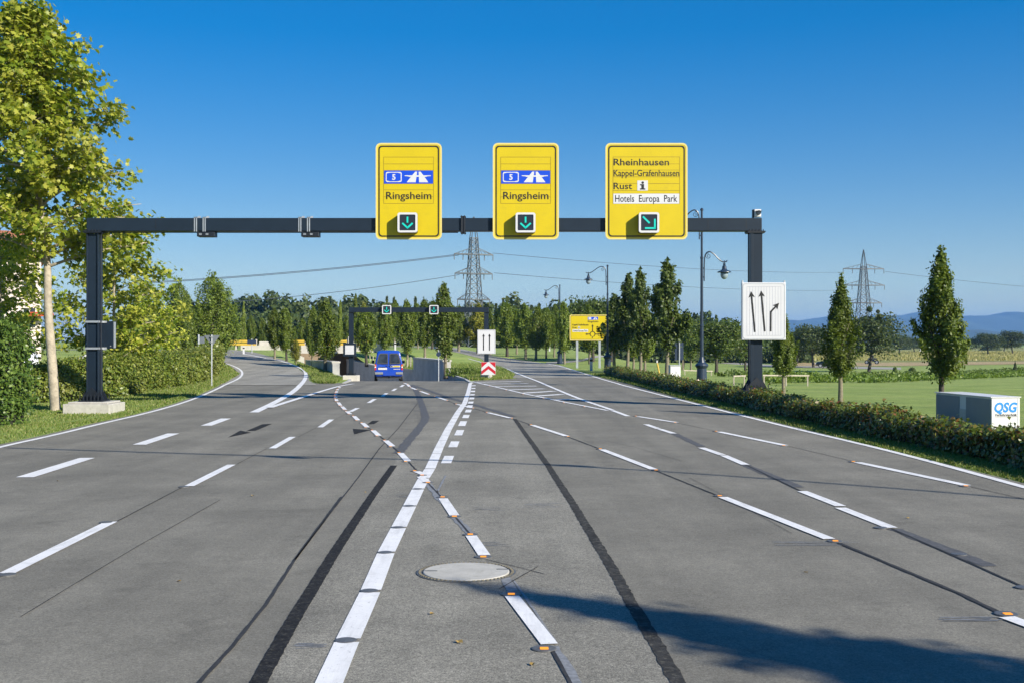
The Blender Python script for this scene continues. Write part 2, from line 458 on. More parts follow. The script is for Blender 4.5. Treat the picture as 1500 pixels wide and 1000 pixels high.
L['ivy'] = leafmat('ivy_leaves', [(0.04, 0.08, 0.012), (0.075, 0.125, 0.02), (0.15, 0.21, 0.04)], 0.3, 0.35)
L['poplar'] = leafmat('slim_tree_leaves', [(0.14, 0.19, 0.03), (0.21, 0.25, 0.04)], 0.3)
L['forest'] = leafmat('forest_leaves', [(0.034, 0.055, 0.016), (0.052, 0.078, 0.022), (0.078, 0.102, 0.026)], 0.25, patch=((0.11, 0.12, 0.03), 0.035, 0.45))
L['far'] = leafmat('far_leaves', [(0.040, 0.062, 0.018), (0.065, 0.090, 0.024), (0.09, 0.11, 0.03)], 0.25)
L['shrub'] = leafmat('shrub_leaves', [(0.085, 0.14, 0.018), (0.14, 0.195, 0.03)], 0.3)
L['blade'] = leafmat('grass_blades', [(0.095, 0.155, 0.022), (0.14, 0.20, 0.034), (0.20, 0.245, 0.055), (0.32, 0.29, 0.12)], 0.35)
L['dry'] = leafmat('dry_grass', [(0.28, 0.25, 0.09), (0.37, 0.32, 0.13), (0.22, 0.235, 0.07)], 0.3)
L['hill'] = pmat('hill_forest', (0.040, 0.060, 0.030), 0.95, var=0.3, scale=0.004)

# ---------------------------------------------------------------- terrain
def ss(a, b, x):
    t = np.clip((np.asarray(x, float) - a) / (b - a), 0, 1)   # also with a > b
    return t * t * (3 - 2 * t)

_CD = [-50, 40, 54, 60, 66, 70, 75, 80, 88, 96, 105, 114, 128, 400]
_CX = [-5, -5, -5.0, -5.5, -6.3, -7.1, -8.3, -9.6, -12.0, -14.6, -17.8, -21.0, -26.5, -26.5]
_HW = [3.0, 3.0, 3.0, 2.95, 2.9, 2.85, 2.8, 2.8, 2.8, 2.8, 2.8, 2.8, 2.8, 2.8]
def ramp_c(d): return np.interp(d, _CD, _CX)
def ramp_l(d): return ramp_c(d) - np.interp(d, _CD, _HW) - 0.85 * ss(58, 67, d) * (1 - ss(90, 104, d))
def ramp_r(d): return ramp_c(d) + np.interp(d, _CD, _HW)
def ramp_z(d):
    d = np.asarray(d, float)
    a = np.clip(d - 54, 0, 12)
    return -0.0028 * a * a - 0.105 * np.clip(d - 66, 0, 38)

def T(x, d):
    x = np.asarray(x, float); d = np.asarray(d, float)
    xl = ramp_l(d)
    left = 1.2 * ss(58, 105, d) * np.maximum(1 - ss(-2.4, -0.5, x - xl), ss(93, 102, d))
    right = 1.2 * ss(97, 108, d) * (1 - ss(-12, 3, x))
    zl = np.where(x < ramp_c(d), left, right)
    w = ss(7, 24, x)
    mid = 0.8 * ss(110, 175, d) * (1 - ss(5, 30, x))
    desc = -1.9 * ss(18, 165, d) * w
    xle = np.interp(d, [20, 27.5, 31, 36, 42.3, 51.9, 60], [-9.95, -10.25, -10.35, -10.85, -11.75, -13.45, -14.9])
    swale = -0.14 * ss(-0.35, -1.2, x - xle) * ss(24, 31, d) * (1 - ss(38, 47, d)) * (d < 60)
    return np.maximum(zl, mid) + desc + swale

_DS = np.concatenate([np.arange(4, 60, 0.05), np.arange(60, 300, 0.2), np.arange(300, 2500, 4)])
def at(px, py):
    """point of the ground seen in photo pixel (px, py)"""
    xs = (px - 750) / F * _DS
    zs = CAM_H - (py - 500) / F * _DS
    h = zs - T(xs, _DS)
    i = np.argmax(h <= 0)
    if h[i] > 0: i = len(_DS) - 1
    d = float(_DS[i])
    if i > 0 and h[i] <= 0:
        t = h[i-1] / (h[i-1] - h[i]); d = float(_DS[i-1] + t * (_DS[i] - _DS[i-1]))
    x = (px - 750) / F * d
    return Vector((x, d, float(T(x, d))))
def flat(px, py):
    d = F * CAM_H / (py - 500.0)
    return ((px - 750) / F * d, d)
def px2(px, py, d):
    return ((px - 750) * d / F, CAM_H - (py - 500) * d / F)
def Tz(x, d): return float(T(x, d))

# ---------------------------------------------------------------- ground
def build_ground():
    rows = list(range(-40, 54, 4)) + [54.0, 54.01] + list(np.arange(56, 128, 1.5)) + [127.99, 128.0] + \
           list(range(130, 180, 2)) + [185, 190, 200, 220, 250, 300, 400, 550, 800, 1200, 2000, 3500, 6000, 8000]
    offs = [0, .25, .5, .75, 1, 1.3, 1.6, 2, 2.4, 2.8] + list(np.arange(3.3, 14, 0.6)) + list(range(14, 52, 1)) + [55, 60, 70, 85, 110, 150, 220, 350, 600, 1000, 2000, 4000, 6000]
    offs = np.array(offs, float)
    V = []; Fq = []
    n = len(offs)
    for side in (-1, 1):
        base = len(V)
        for d in rows:
            inside = 54.0 < d < 128.0
            e = (ramp_l(d) if side < 0 else ramp_r(d)) if inside else ramp_c(d)
            xs = e + side * offs
            # keep the sides' shared edge heights on their own side of the trench
            zs = T(xs + side * 1e-3, np.full(n, float(d)))
            for x, z in zip(xs, zs): V.append((x, d, z))
        for i in range(len(rows) - 1):
            for j in range(n - 1):
                a = base + i*n + j; b = a + 1; c = b + n; e = a + n
                Fq += [a, b, c, e] if side > 0 else [b, a, e, c]
    me = fast_mesh('ground', np.array(V), np.array(Fq), 4)
    g = link_mesh('ground', me, M['grass'])
    smooth(g)
    tag(g, 'green mown grass ground with dry patches around the roads', 'ground', kind='structure')
build_ground()

def surf_strip(name, Lp, Rp, dz, mat, label, cat, step=1.5, zf=None, parent=None):
    """ribbon between two polylines given as (x, d) points, resampled along d"""
    Lp = np.array(Lp, float); Rp = np.array(Rp, float)
    def resample(P, n):
        seg = np.hypot(*np.diff(P, axis=0).T); s = np.concatenate([[0], np.cumsum(seg)]); s /= s[-1]
        t = np.linspace(0, 1, n)
        return np.stack([np.interp(t, s, P[:, 0]), np.interp(t, s, P[:, 1])], 1)
    ln = max(np.hypot(*np.diff(Lp, axis=0).T).sum(), np.hypot(*np.diff(Rp, axis=0).T).sum())
    n = max(2, int(ln / step)); A = resample(Lp, n); B = resample(Rp, n)
    k = 7; V = []; fl = []
    for i in range(n):
        for j in range(k):
            t = j / (k - 1); p = A[i] * (1 - t) + B[i] * t
            z = (zf(p[0], p[1]) if zf else Tz(p[0], p[1])) + dz
            V.append((p[0], p[1], z))
    for i in range(n - 1):
        for j in range(k - 1):
            a = i*k + j
            fl += [a, a+1, a+k+1, a+k]
    o = link_mesh(name, fast_mesh(name, np.array(V), np.array(fl), 4), mat, parent)
    return tag(o, label, cat, kind='structure')

# main carriageway
LE = [(-9.9, -12), (-9.95, 21.3), (-9.99, 23.8), (-10.25, 27.5), (-10.35, 31), (-10.85, 36), (-11.75, 42.3), (-13.45, 51.9), (-14.2, 54.5)]
RE = [(7.45, -12), (7.45, 8), (7.25, 15.4), (6.6, 27), (5.95, 39), (5.5, 54.5)]
road = surf_strip('road', LE, RE, 0.006, M['asphalt'], 'wide grey asphalt carriageway running under the large gantry', 'road', step=1.0)
# ramp down into the underpass
ds = list(np.arange(54.2, 128, 1.5))
surf_strip('underpass_road', [(float(ramp_l(d)) + 0.02, d) for d in ds], [(float(ramp_r(d)) - 0.02, d) for d in ds], 0.008, M['asphalt'],
           'grey asphalt ramp sinking into the underpass below the bridge', 'road', step=1.0, zf=lambda x, d: float(ramp_z(d)))
# piece of asphalt in front of the island (hatched gore)
GORE = [(-2.1, 54.2), (-2.05, 57.6), (0.1, 60.5), (1.0, 66)], [(5.45, 54.2), (5.3, 57.6), (5.1, 60.5), (4.8, 66)]
surf_strip('road_fork', GORE[0], GORE[1], 0.0085, M['asphalt'], 'asphalt fork with the hatched area beside the island', 'road')
RR_L = [(-0.2, 62), (0.20, 67), (-0.25, 78), (-0.75, 87), (-2.9, 106), (-5.6, 122), (-14.0, 160), (-31, 205)]
RR_R = [(5.0, 62), (4.6, 72), (4.3, 84), (4.05, 97), (2.0, 112), (-1.9, 134), (-8.5, 168), (-24, 210)]
surf_strip('right_road', RR_L, RR_R, 0.016, M['asphalt_pale'], 'pale asphalt road bending left behind the island', 'road')
LR_L = [(-13.3, 51.5), (-14.95, 60), (-15.95, 66), (-17.6, 71.5), (-19.6, 77.5), (-22.2, 84), (-25.5, 92), (-29.5, 100), (-34, 105), (-48, 107), (-80, 108)]
LR_R = [(-8.9, 51.5), (-10.25, 57), (-11.75, 65), (-13.4, 71), (-15.2, 78), (-17.2, 84), (-19.0, 88), (-21.6, 95), (-24.5, 101.5), (-28, 110), (-40, 112.5), (-80, 113.5)]
surf_strip('left_road', LR_L, LR_R, 0.02, M['asphalt_pale'], 'pale asphalt road bending left along the hedge towards the bridge', 'road')
surf_strip('footpath', [tuple(at(*p)[:2]) for p in ((800, 533), (850, 529.5), (920, 528), (1000, 528), (1130, 537), (1320, 541))],
           [tuple(at(*p)[:2]) for p in ((800, 530.5), (850, 527), (920, 525.5), (1000, 525), (1130, 534), (1320, 538))], 0.03, M['path'],
           'narrow pale footpath crossing the lawn behind the street lamps', 'path')
surf_strip('stubble_field', [tuple(at(*p)[:2]) for p in ((1140, 536), (1300, 536), (1500, 533), (1700, 533))],
           [tuple(at(*p)[:2]) for p in ((1140, 530.5), (1300, 530.5), (1500, 529), (1700, 529))], 0.05, M['straw'],
           'straw-coloured stubble strip beyond the lawn', 'field', step=3)
surf_strip('meadow', [tuple(at(*p)[:2]) for p in ((1060, 530), (1140, 529.5), (1300, 529.5), (1500, 528.5), (1800, 528))],
           [tuple(at(*p)[:2]) for p in ((1060, 509.5), (1140, 509), (1300, 508.8), (1500, 508.5), (1800, 508.5))], 0.05, M['field'],
           'pale dry meadow reaching to the far tree line', 'field', step=3)

# ---------------------------------------------------------------- markings
def ribbon(mb, pts, w, z, k=1):
    """flat ribbon along (x, d) points; w may be a (start, end) pair"""
    P = [Vector((p[0], p[1])) for p in pts]; n = len(P)
    ws = [w] * n if not isinstance(w, tuple) else [w[0] + (w[1]-w[0]) * i/(n-1) for i in range(n)]
    vs = []
    for i in range(n):
        if i == 0: d = P[1] - P[0]
        elif i == n-1: d = P[-1] - P[-2]
        else: d = (P[i+1]-P[i]).normalized() + (P[i]-P[i-1]).normalized()
        d.normalize(); nrm = Vector((-d.y, d.x)) * ws[i] / 2
        for s in (1, -1):
            q = P[i] + nrm * s
            vs.append((q.x, q.y, z(q.x, q.y) if callable(z) else z))
    mb.add(vs, [(2*i+1, 2*i+3, 2*i+2, 2*i) for i in range(n-1)])
def dens(pts, step=1.0):
    out = [pts[0]]
    for a, b in zip(pts[:-1], pts[1:]):
        n = max(1, int(math.hypot(b[0]-a[0], b[1]-a[1]) / step))
        for i in range(1, n+1): out.append((a[0] + (b[0]-a[0])*i/n, a[1] + (b[1]-a[1])*i/n))
    return out
def smooth_line(pts, it=2):
    for _ in range(it):
        q = [pts[0]]
        for a, b in zip(pts[:-1], pts[1:]):
            q.append((a[0]*.75 + b[0]*.25, a[1]*.75 + b[1]*.25)); q.append((a[0]*.25 + b[0]*.75, a[1]*.25 + b[1]*.75))
        q.append(pts[-1]); pts = q
    return pts
ZP = 0.0145      # paint level on the main road
mk = {}         # name -> MB
def line(name): return mk.setdefault(name, MB())
def dash(name, a, b, w, z=ZP): ribbon(line(name), [flat(*a), flat(*b)], w, z)

def ext(pts, ln=5.0):
    a, b = Vector(pts[0]), Vector(pts[1]); d = (a - b).normalized()
    return [tuple(a + d * ln)] + list(pts)
# broad dashes, left lane
for a, b in (((36, 699.6), (128, 671)), ((204, 651.5), (254, 635)), ((302, 623.5), (331, 613))): dash('broad_lane_dashes', a, b, 0.26)
# narrow dashes, second line
BL = [((10, 841), (163, 765)), ((277, 712.5), (339, 681)), ((399, 657), (428.5, 640)), ((469, 626), (485.5, 614.5)), ((513, 603), (524, 597.6)),
      ((540, 590), (549, 584.4)), ((560, 580.4), (566.5, 575.6)), ((575, 572.4), (580, 569)), ((587, 566.6), (591, 563.6))]
for a, b in BL: dash('narrow_lane_dashes', a, b, 0.135)
# edge lines
edge_l = smooth_line([(-9.72, -9), (-9.72, 8)] + [flat(*p) for p in ((-60, 672), (0, 654.5), (75, 638.6), (150, 620), (210, 606.5), (264, 591.5), (300, 578), (330, 563.6))] + [tuple(at(*p)[:2]) for p in ((351, 554), (356, 546.5), (351, 540), (337, 534), (318, 529))])
ribbon(line('left_edge_line'), dens(edge_l), 0.13, lambda x, d: Tz(x, d) + (0.026 if d > 50 else 0.0145))
edge_lr = smooth_line([tuple(at(*p)[:2]) for p in ((372, 604), (402, 590), (430, 574), (446, 558), (449, 547), (444, 541), (426, 533), (408, 527.6), (390, 525), (372, 521), (357, 518.6))])
ribbon(line('left_road_edge_line'), dens(edge_lr), (0.26, 0.14), lambda x, d: Tz(x, d) + (0.028 if d > 50 else 0.0155))
ribbon(line('ramp_edge_line'), dens(smooth_line([flat(*p) for p in ((395, 597.5), (445, 581.5), (480, 570.5), (498, 565.5), (518, 562.2))])), (0.22, 0.14), 0.0285)
edge_r = smooth_line([(7.25, -9), (7.22, 4)] + [flat(*p) for p in ((1640, 752), (1500, 714), (1351, 673), (1268, 652), (1139, 622), (992, 584.6), (900, 561))] + [tuple(at(*p)[:2]) for p in ((852, 546), (816, 534.5), (783, 530), (727, 524))])
ribbon(line('right_edge_line'), dens(edge_r), 0.14, lambda x, d: Tz(x, d) + (0.022 if d > 53 else 0.0145))
ribbon(line('right_road_edge_line'), dens(smooth_line([tuple(at(*p)[:2]) for p in ((686, 525), (712, 531.5), (740, 538.5), (760, 548), (792, 560), (845, 583), (897, 600.4))])), 0.15, lambda x, d: Tz(x, d) + (0.024 if d > 53 else 0.0155))
# central double line: bars, then a solid curve
C0 = [(468, 1035), (509, 940), (542.6, 867.5), (565.6, 810.5), (584, 773.7), (600, 742), (612.5, 717), (620.8, 701), (630, 687), (643.8, 655), (656, 630), (671, 604), (680.6, 590.6), (686, 574.5), (689, 560.7)]
cpts = [flat(*p) for p in C0]
for _ in range(4): cpts = ext(cpts, 1.0)
for i in range(len(cpts) - 1):
    a, b = cpts[i], cpts[i+1]
    n = max(1, int(round(math.dist(a, b) / 1.25))) if i > 11 else 1
    for k in range(n):
        p = (a[0] + (b[0]-a[0])*k/n, a[1] + (b[1]-a[1])*k/n); q = (a[0] + (b[0]-a[0])*(k+1)/n, a[1] + (b[1]-a[1])*(k+1)/n)
        g = 0.045 if i < 12 else 0.02
        u = g / math.dist(p, q)
        ribbon(line('centre_line'), [(p[0]+(q[0]-p[0])*u, p[1]+(q[1]-p[1])*u), (q[0]-(q[0]-p[0])*u, q[1]-(q[1]-p[1])*u)], 0.165, ZP)
S2 = [(655.6, 673.7, 668, 679), (665, 651, 646.7, 655.3), (672.8, 634, 630, 637.8), (678, 620, 617, 624), (682.5, 610, 607.6, 612.4), (686, 602, 600, 604), (688, 595.5, 593.5, 597), (689.6, 589.5, 588, 591), (691, 583.5, 582, 584.8), (692, 578, 577, 579), (692.8, 573, 572, 574), (693.5, 568.6, 567.9, 569.4), (694, 564.5, 564, 565.2)]
for x, y, y0, y1 in S2:
    x0 = x + (y0 - y) * 0.15 * -1; x1 = x - (y1 - y) * 0.15 * 1
    dash('short_bar_line', (x + (y - y0) * 0.45, y0), (x - (y1 - y) * 0.45, y1), 0.17)
# orange-lit crossing line to the left (studs at each dash end)
CL = [((750, 875), (804.8, 945.7)), ((690, 786), (709.5, 814.6)), ((649, 731), (665.7, 756)), ((616, 699), (626, 707)), ((610, 691), (622, 696)), ((586.5, 664), (597.5, 676)),
      ((565, 645.6), (575, 654)), ((546.5, 630.6), (555, 638.4)), ((531, 619.6), (538, 626)), ((518.5, 609.6), (524.5, 615.6)), ((508, 602.4), (513, 606.4)), ((501, 595.4), (505.6, 600)),
      ((495.5, 589.4), (499, 594)), ((492.2, 584.4), (493.4, 587.4)), ((491.6, 580.4), (492, 582.8)), ((492.2, 576.4), (491.8, 578.6)), ((493.2, 573), (492.6, 574.8)), ((495, 569.8), (494, 571.2)), ((498, 566.9), (496.4, 568.2)), ((502, 564.4), (499.6, 565.6))]
for a, b in CL: dash('curved_diverging_dashes', a, b, 0.115, 0.0163)
DL = [((592, 560.8), (597, 562.6)), ((597, 563), (600, 566)), ((602, 567.4), (609.6, 570.4)), ((616, 573), (628, 577.4)), ((637.6, 580.8), (654.4, 586.2)), ((669.4, 592), (692, 597.6)), ((714.6, 604.4), (748, 612.4)),
      ((779.5, 622.8), (830, 639)), ((881.6, 658.7), (957.5, 688)), ((1058.7, 729), (1215, 790.7)), ((1475, 905.7), (1640, 967))]
for a, b in DL: dash('right_curving_dashes', a, b, 0.13, 0.0163)
EL = [((897, 601), (920, 609.5)), ((946, 621.5), (964.4, 628)), ((966, 628.5), (987, 635)), ((1027.5, 656), (1058, 666.5)), ((1060, 667.3), (1092, 681)), ((1175, 720), (1231.5, 742)), ((1231, 744.5), (1306, 774))]
for a, b in EL: dash('paired_lane_dashes', a, b, 0.14)
FL = [((934.5, 610), (991, 618.7)), ((1053, 632.5), (1150, 652.5)), ((1256, 677.5), (1416, 711.5))]
for a, b in FL: dash('right_lane_dashes', a, b, 0.15)
# hatched gore and its lower border
ribbon(line('hatched_area'), dens([flat(*p) for p in ((691, 558.5), (720, 565.2), (770, 577), (830, 589.5), (890, 601.2))], 1.2), 0.13, 0.017)
for a, b in (((697, 559.9), (764, 558.4)), ((708, 562.2), (774, 561.6)), ((722, 566), (786, 565.3)), ((744, 571), (798, 569.2)), ((766, 575.8), (812, 572.8)), ((786, 580), (824, 577.5)), ((812, 585.6), (846, 584.6))):
    ribbon(line('hatched_area'), [flat(*a), flat(*b)], 0.40, 0.0185)
LBL = {'broad_lane_dashes': 'broad white dashes of the leftmost lane line', 'narrow_lane_dashes': 'narrow white dashes of the second lane line from the left',
       'left_edge_line': 'thin white edge line along the left verge', 'left_road_edge_line': 'white edge line curving along the right side of the left road',
       'ramp_edge_line': 'white line running to the left side of the ramp', 'right_edge_line': 'thin white edge line along the right verge',
       'right_road_edge_line': 'white edge line between island and right road', 'centre_line': 'thick white line of bars through the middle of the road',
       'short_bar_line': 'short white bars right of the middle line', 'curved_diverging_dashes': 'white dashes curving left between orange studs',
       'right_curving_dashes': 'white dashes sweeping right between orange studs', 'paired_lane_dashes': 'white dashes in pairs on the right half of the road',
       'right_lane_dashes': 'thin white dashes of the rightmost lane line', 'hatched_area': 'white hatched area in front of the grass island'}
for k, mb in mk.items():
    tag(mb.build(k, M['paint']), LBL[k], 'road marking', kind='structure')

# asphalt patches, tar bands, seams
old = MB()
oldL = [(360, 1040), (379, 1000), (427.6, 912.6), (492, 807), (545, 727), (577, 682), (586, 657), (621, 618)]
oldR = [(1015, 1040), (992, 1000), (964, 949), (927.6, 889.6), (900, 839), (883, 811), (841.6, 742), (800, 678), (754, 613.6)]
surf_strip('worn_asphalt', ext([flat(*p) for p in oldL]), ext([flat(*p) for p in oldR]), 0.008, M['asphalt_old'], 'lighter coarse asphalt wedge between the two tar bands', 'road', zf=lambda x, d: 0.0)
rng = random.Random(5)
def rough_ribbon(mb, pts, w, z, step=0.12, jag=0.25):
    P = dens(pts, step); vs = []
    for i, p in enumerate(P):
        q = P[min(i+1, len(P)-1)]; o = P[max(i-1, 0)]
        d = Vector((q[0]-o[0], q[1]-o[1])).normalized(); nn = Vector((-d.y, d.x))
        a = w/2 * (1 + rng.uniform(-jag, jag)); b = w/2 * (1 + rng.uniform(-jag, jag))
        vs += [(p[0]+nn.x*a, p[1]+nn.y*a, z), (p[0]-nn.x*b, p[1]-nn.y*b, z)]
    mb.add(vs, [(2*i+1, 2*i+3, 2*i+2, 2*i) for i in range(len(P)-1)])
tb = MB()
rough_ribbon(tb, ext([flat(*p) for p in oldL[:6]]), 0.108, 0.011, step=.05, jag=0.07)
tag(tb.build('tar_band', M['tar']), 'smooth black tar band left of the thick white middle line', 'road marking', kind='structure')
tb = MB()
rough_ribbon(tb, ext([flat(*p) for p in oldR]), 0.100, 0.011, step=.07, jag=0.15)
tag(tb.build('tar_band', M['tar_worn']), 'mottled worn tar band with ragged edges right of the manhole', 'road marking', kind='structure')
tb = MB()
rough_ribbon(tb, [flat(*p) for p in ((583, 664), (603, 640), (621, 618), (623.5, 612), (619, 595), (612, 577), (604, 563))], 0.2, 0.0095, jag=0.2)
for k in range(18):
    y = 590 + k * 1.7; x0 = 612 + rng.uniform(-10, 4)
    rough_ribbon(tb, [flat(x0, y), flat(x0 + rng.uniform(10, 26), y + rng.uniform(-.6, .6))], 0.06, 0.0097, jag=0.4)
rough_ribbon(tb, [flat(*p) for p in ((608, 565), (660, 583), (700, 594), (752, 610))], 0.2, 0.0099, jag=0.3)
rough_ribbon(tb, [flat(*p) for p in ((1092, 681), (1170, 714))], 0.16, 0.0095); rough_ribbon(tb, [flat(*p) for p in ((1310, 775), (1450, 830))], 0.16, 0.0095)
rough_ribbon(tb, [flat(*p) for p in ((988, 635), (1028, 654))], 0.16, 0.0095)
tag(tb.build('tyre_scuffs', M['scuff']), 'dark grey scuffed strips on the asphalt around the orange-lit lines', 'road marking', kind='structure')
sm = MB()
SE = [([(500, 728), (432, 820.6), (391, 885), (340, 949), (294, 1000), (262, 1040)], .035), ([(611.6, 590.6), (584, 627), (556, 657), (524, 701), (492, 742), (432, 821)], .02),
      ([(172, 764), (269, 713)], .02), ([(347, 680), (391, 657)], .018), ([(437, 640), (463, 626.5)], .016), ([(491, 614), (512, 603.5)], .016), ([(-30, 850), (8, 842)], .02),
      ([(598, 676), (612, 691)], .03), ([(666, 757), (690, 785)], .03), ([(627, 708), (648, 730)], .03), ([(555, 638), (565, 645)], .03), ([(575, 654), (586, 664)], .03), ([(538, 626), (546, 630)], .03),
      ([(654, 586), (669, 592)], .03), ([(692, 597.6), (715, 604)], .03), ([(748, 612), (779, 622.6)], .03), ([(830, 639), (881, 658.5)], .03), ([(957, 688), (1058, 729)], .028), ([(1217, 791), (1300, 826), (1400, 868), (1478, 905)], .055),
      ([(1092, 681), (1174, 720)], .03), ([(1306, 775), (1400, 816), (1500, 861), (1560, 890)], .035), ([(991, 619), (1052, 632)], .02), ([(1151, 652.5), (1255, 677)], .02), ([(1417, 712), (1520, 736)], .02),
      ([(805, 947), (826, 985), (850, 1030)], .03), ([(711, 820), (760, 832), (798, 842)], .012), ([(788, 831), (731, 864)], .016),
      ([(30, 905), (110, 856), (200, 802), (322, 733)], .012), ([(1010, 700), (1090, 742), (1160, 782)], .008), ([(860, 640), (930, 655), (1000, 676)], .009)]
for p, w in SE: rough_ribbon(sm, [flat(*q) for q in p], w * .8, 0.0127, jag=0.25)
tag(sm.build('filled_seams', M['seam']), 'thin dark filled seams between the lane dashes', 'road marking', kind='structure')
sc_ = MB()
rough_ribbon(sc_, [flat(*p) for p in ((812, 948), (836, 985), (860, 1030))], 0.055, 0.0115, jag=0.35)
rough_ribbon(sc_, [flat(*p) for p in ((738, 846), (752, 868))], 0.09, 0.0115, jag=0.2)
rough_ribbon(sc_, [flat(*p) for p in ((752, 850), (786, 900), (815, 944))], 0.02, 0.0115, jag=0.4)
rough_ribbon(sc_, [flat(*p) for p in ((626, 708), (650, 738))], 0.1, 0.0115, jag=0.3)
rough_ribbon(sc_, [flat(*p) for p in ((640, 722), (653, 697))], 0.03, 0.0115, jag=0.4)
rough_ribbon(sc_, [flat(*p) for p in ((665, 757), (692, 786))], 0.09, 0.0115, jag=0.3)
for (x0, x1, y) in ((766, 828, 738), (578, 628, 724), (690, 740, 743), (430, 480, 944), (1130, 1260, 794), (1375, 1470, 905), (700, 748, 795)):
    for k in range(5): rough_ribbon(sc_, [flat(x0 + rng.uniform(0, 8), y + k * rng.uniform(0.8, 2.0)), flat(x1 - rng.uniform(0, 20), y + k * 1.4)], 0.012, 0.0115, jag=0.6)
tag(sc_.build('scrape_marks', M['scrape']), 'pale scrape marks on the asphalt near the middle of the road', 'road marking', kind='structure')
ar = MB()
for poly in (((334, 640.5), (368, 633.5), (352, 630.5)), ((360, 631.5), (375, 630.5), (399, 620.5), (384, 621.2)),
             ((519, 636), (544, 629.5), (517, 628)), ((538, 621.5), (548, 621), (556, 616), (545, 616.2))):
    ar.add([(*flat(*p), 0.0108) for p in poly], [tuple(range(len(poly)))])
tag(ar.build('removed_arrows', M['tar']), 'two blackened-out lane arrows on the left lanes', 'road marking', kind='structure')

# ================================================================ small road hardware
def stud_mesh(lit):
    h = MB(); h.lathe([(0.095, -0.01), (0.095, 0.0025), (0.082, 0.005), (0.06, 0.006)], 20)
    return h.mesh('road_stud')
STUD_ME = stud_mesh(True)
RING_ME = MB().lathe([(0.072, 0.001), (0.072, 0.0066), (0.066, 0.0068), (0.066, 0.007)], 20).mesh('ring')
LAMP_ME = MB().box(-0.032, 0.032, -0.052, -0.030, 0.002, 0.0105).box(-0.032, 0.032, -0.024, -0.004, 0.003, 0.0115).mesh('orange_lens')
for me, m in ((STUD_ME, 'stud'), (RING_ME, 'galv'), (LAMP_ME, 'orange_lamp')): me.materials.append(M[m])
def stud(x, d, label, group, lit, sc=1.0, rz=0.0):
    o = bpy.data.objects.new('road_stud', STUD_ME); COL.objects.link(o)
    o.location = (x, d, 0.0135); o.scale = (sc, sc, 1); o.rotation_euler = (0, 0, rz)
    tag(o, label, 'road stud', group)
    if lit:
        l = bpy.data.objects.new('orange_lens', LAMP_ME); COL.objects.link(l); l.parent = o
    return o
for i, (x, y) in enumerate(((749, 872), (797, 952), (708, 817), (689, 784), (665.8, 757.5), (648.5, 729), (627, 707.5))):
    p = flat(x, y); stud(p[0], p[1], ('orange-lit round stud at the near end of the first white dash right of the manhole' if i == 1 else 'orange-lit round stud beside the manhole in the tree shadow' if i == 0 else 'orange-lit round stud just above the manhole' if i == 2 else 'orange-lit round stud on the diverging dashes behind the manhole'), 'orange studs near the manhole', True, 0.85)
for a, b in CL[4:]:
    for q in (a, b):
        p = flat(*q); stud(p[0] - 0.03, p[1] + (0.06 if q is a else -0.06), 'small orange-lit stud at the end of a left-curving dash', 'orange studs of the left-curving line', True, 0.75)
for a, b in DL[:-1]:
    for q in (a, b):
        p = flat(*q); e = 0.14 if q is a else -0.14
        dv = Vector((flat(*b)[0]-flat(*a)[0], flat(*b)[1]-flat(*a)[1])).normalized()
        s = -1 if q is a else 1
        stud(p[0] + dv.x * s * 0.12, p[1] + dv.y * s * 0.12, 'small orange-lit stud at the end of a right-sweeping dash', 'orange studs of the right-sweeping line', True, 0.8)
p = flat(1474, 901); stud(p[0], p[1], 'orange-lit round stud at the right end of the long dark seam', 'orange studs of the right-sweeping line', True, 0.9)
for a, b in FL:
    for q, s in ((a, -1), (b, 1)):
        p = flat(*q); stud(p[0] - 0.05, p[1] - 0.08 * s, 'small orange-lit stud at the end of a rightmost lane dash', 'orange studs of the rightmost lane line', True, 0.8)
for q in ((720, 565.2), (745, 571), (770, 577), (800, 583.2), (830, 589.5), (860, 595.4)):
    p = flat(*q); stud(p[0] - .1, p[1] - .12, 'small orange-lit stud on the lower border of the hatched area', 'orange studs of the hatched area', True, 0.8)
for q in ((509, 940), (542.6, 867), (565.6, 810.5), (584, 773.7), (600, 742), (612.5, 717)):
    p = flat(*q); stud(p[0] - 0.01, p[1], 'dark unlit round stud between two bars of the thick middle line', 'dark studs of the middle line', False, 0.78)
for q in ((11, 843), (155, 766), (269, 713.5), (1405, 813), (1290, 774), (1500, 862)):
    p = flat(*q); stud(p[0], p[1], 'dark unlit round stud in a lane seam', 'dark studs of the outer lines', False, 0.75)

# manhole
mx, my = flat(683, 839)
mh = empty('manhole', (mx, my, 0.0), 0, 'large round pale concrete manhole cover in the middle of the road', 'manhole cover')
MB().lathe([(0.43, 0.0), (0.43, 0.0145), (0.385, 0.0165), (0.385, 0.0)], 48).build('frame_ring', M['stud'], mh)
lid = MB().lathe([(0.373, 0.0), (0.373, 0.018), (0.365, 0.022)], 48).build('lid', M['concrete'], mh)
s_ = MB().box(-0.36, -0.25, -0.012, 0.012, 0.019, 0.0232).box(0.26, 0.36, 0.06, 0.085, 0.019, 0.0232)
s_.build('lifting_slot', M['sign_black'], lid)
tb = MB()
for k in range(64):
    t = 2 * math.pi * k / 64
    c, s = math.cos(t), math.sin(t); r0, r1 = 0.392, 0.412
    a = 0.026
    pts = [(r0*math.cos(t-a), r0*math.sin(t-a)), (r1*math.cos(t-a), r1*math.sin(t-a)), (r1*math.cos(t+a), r1*math.sin(t+a)), (r0*math.cos(t+a), r0*math.sin(t+a))]
    tb.prism_xy(pts, 0.014, 0.021)
tb.build('ring_teeth', M['bark'], mh)

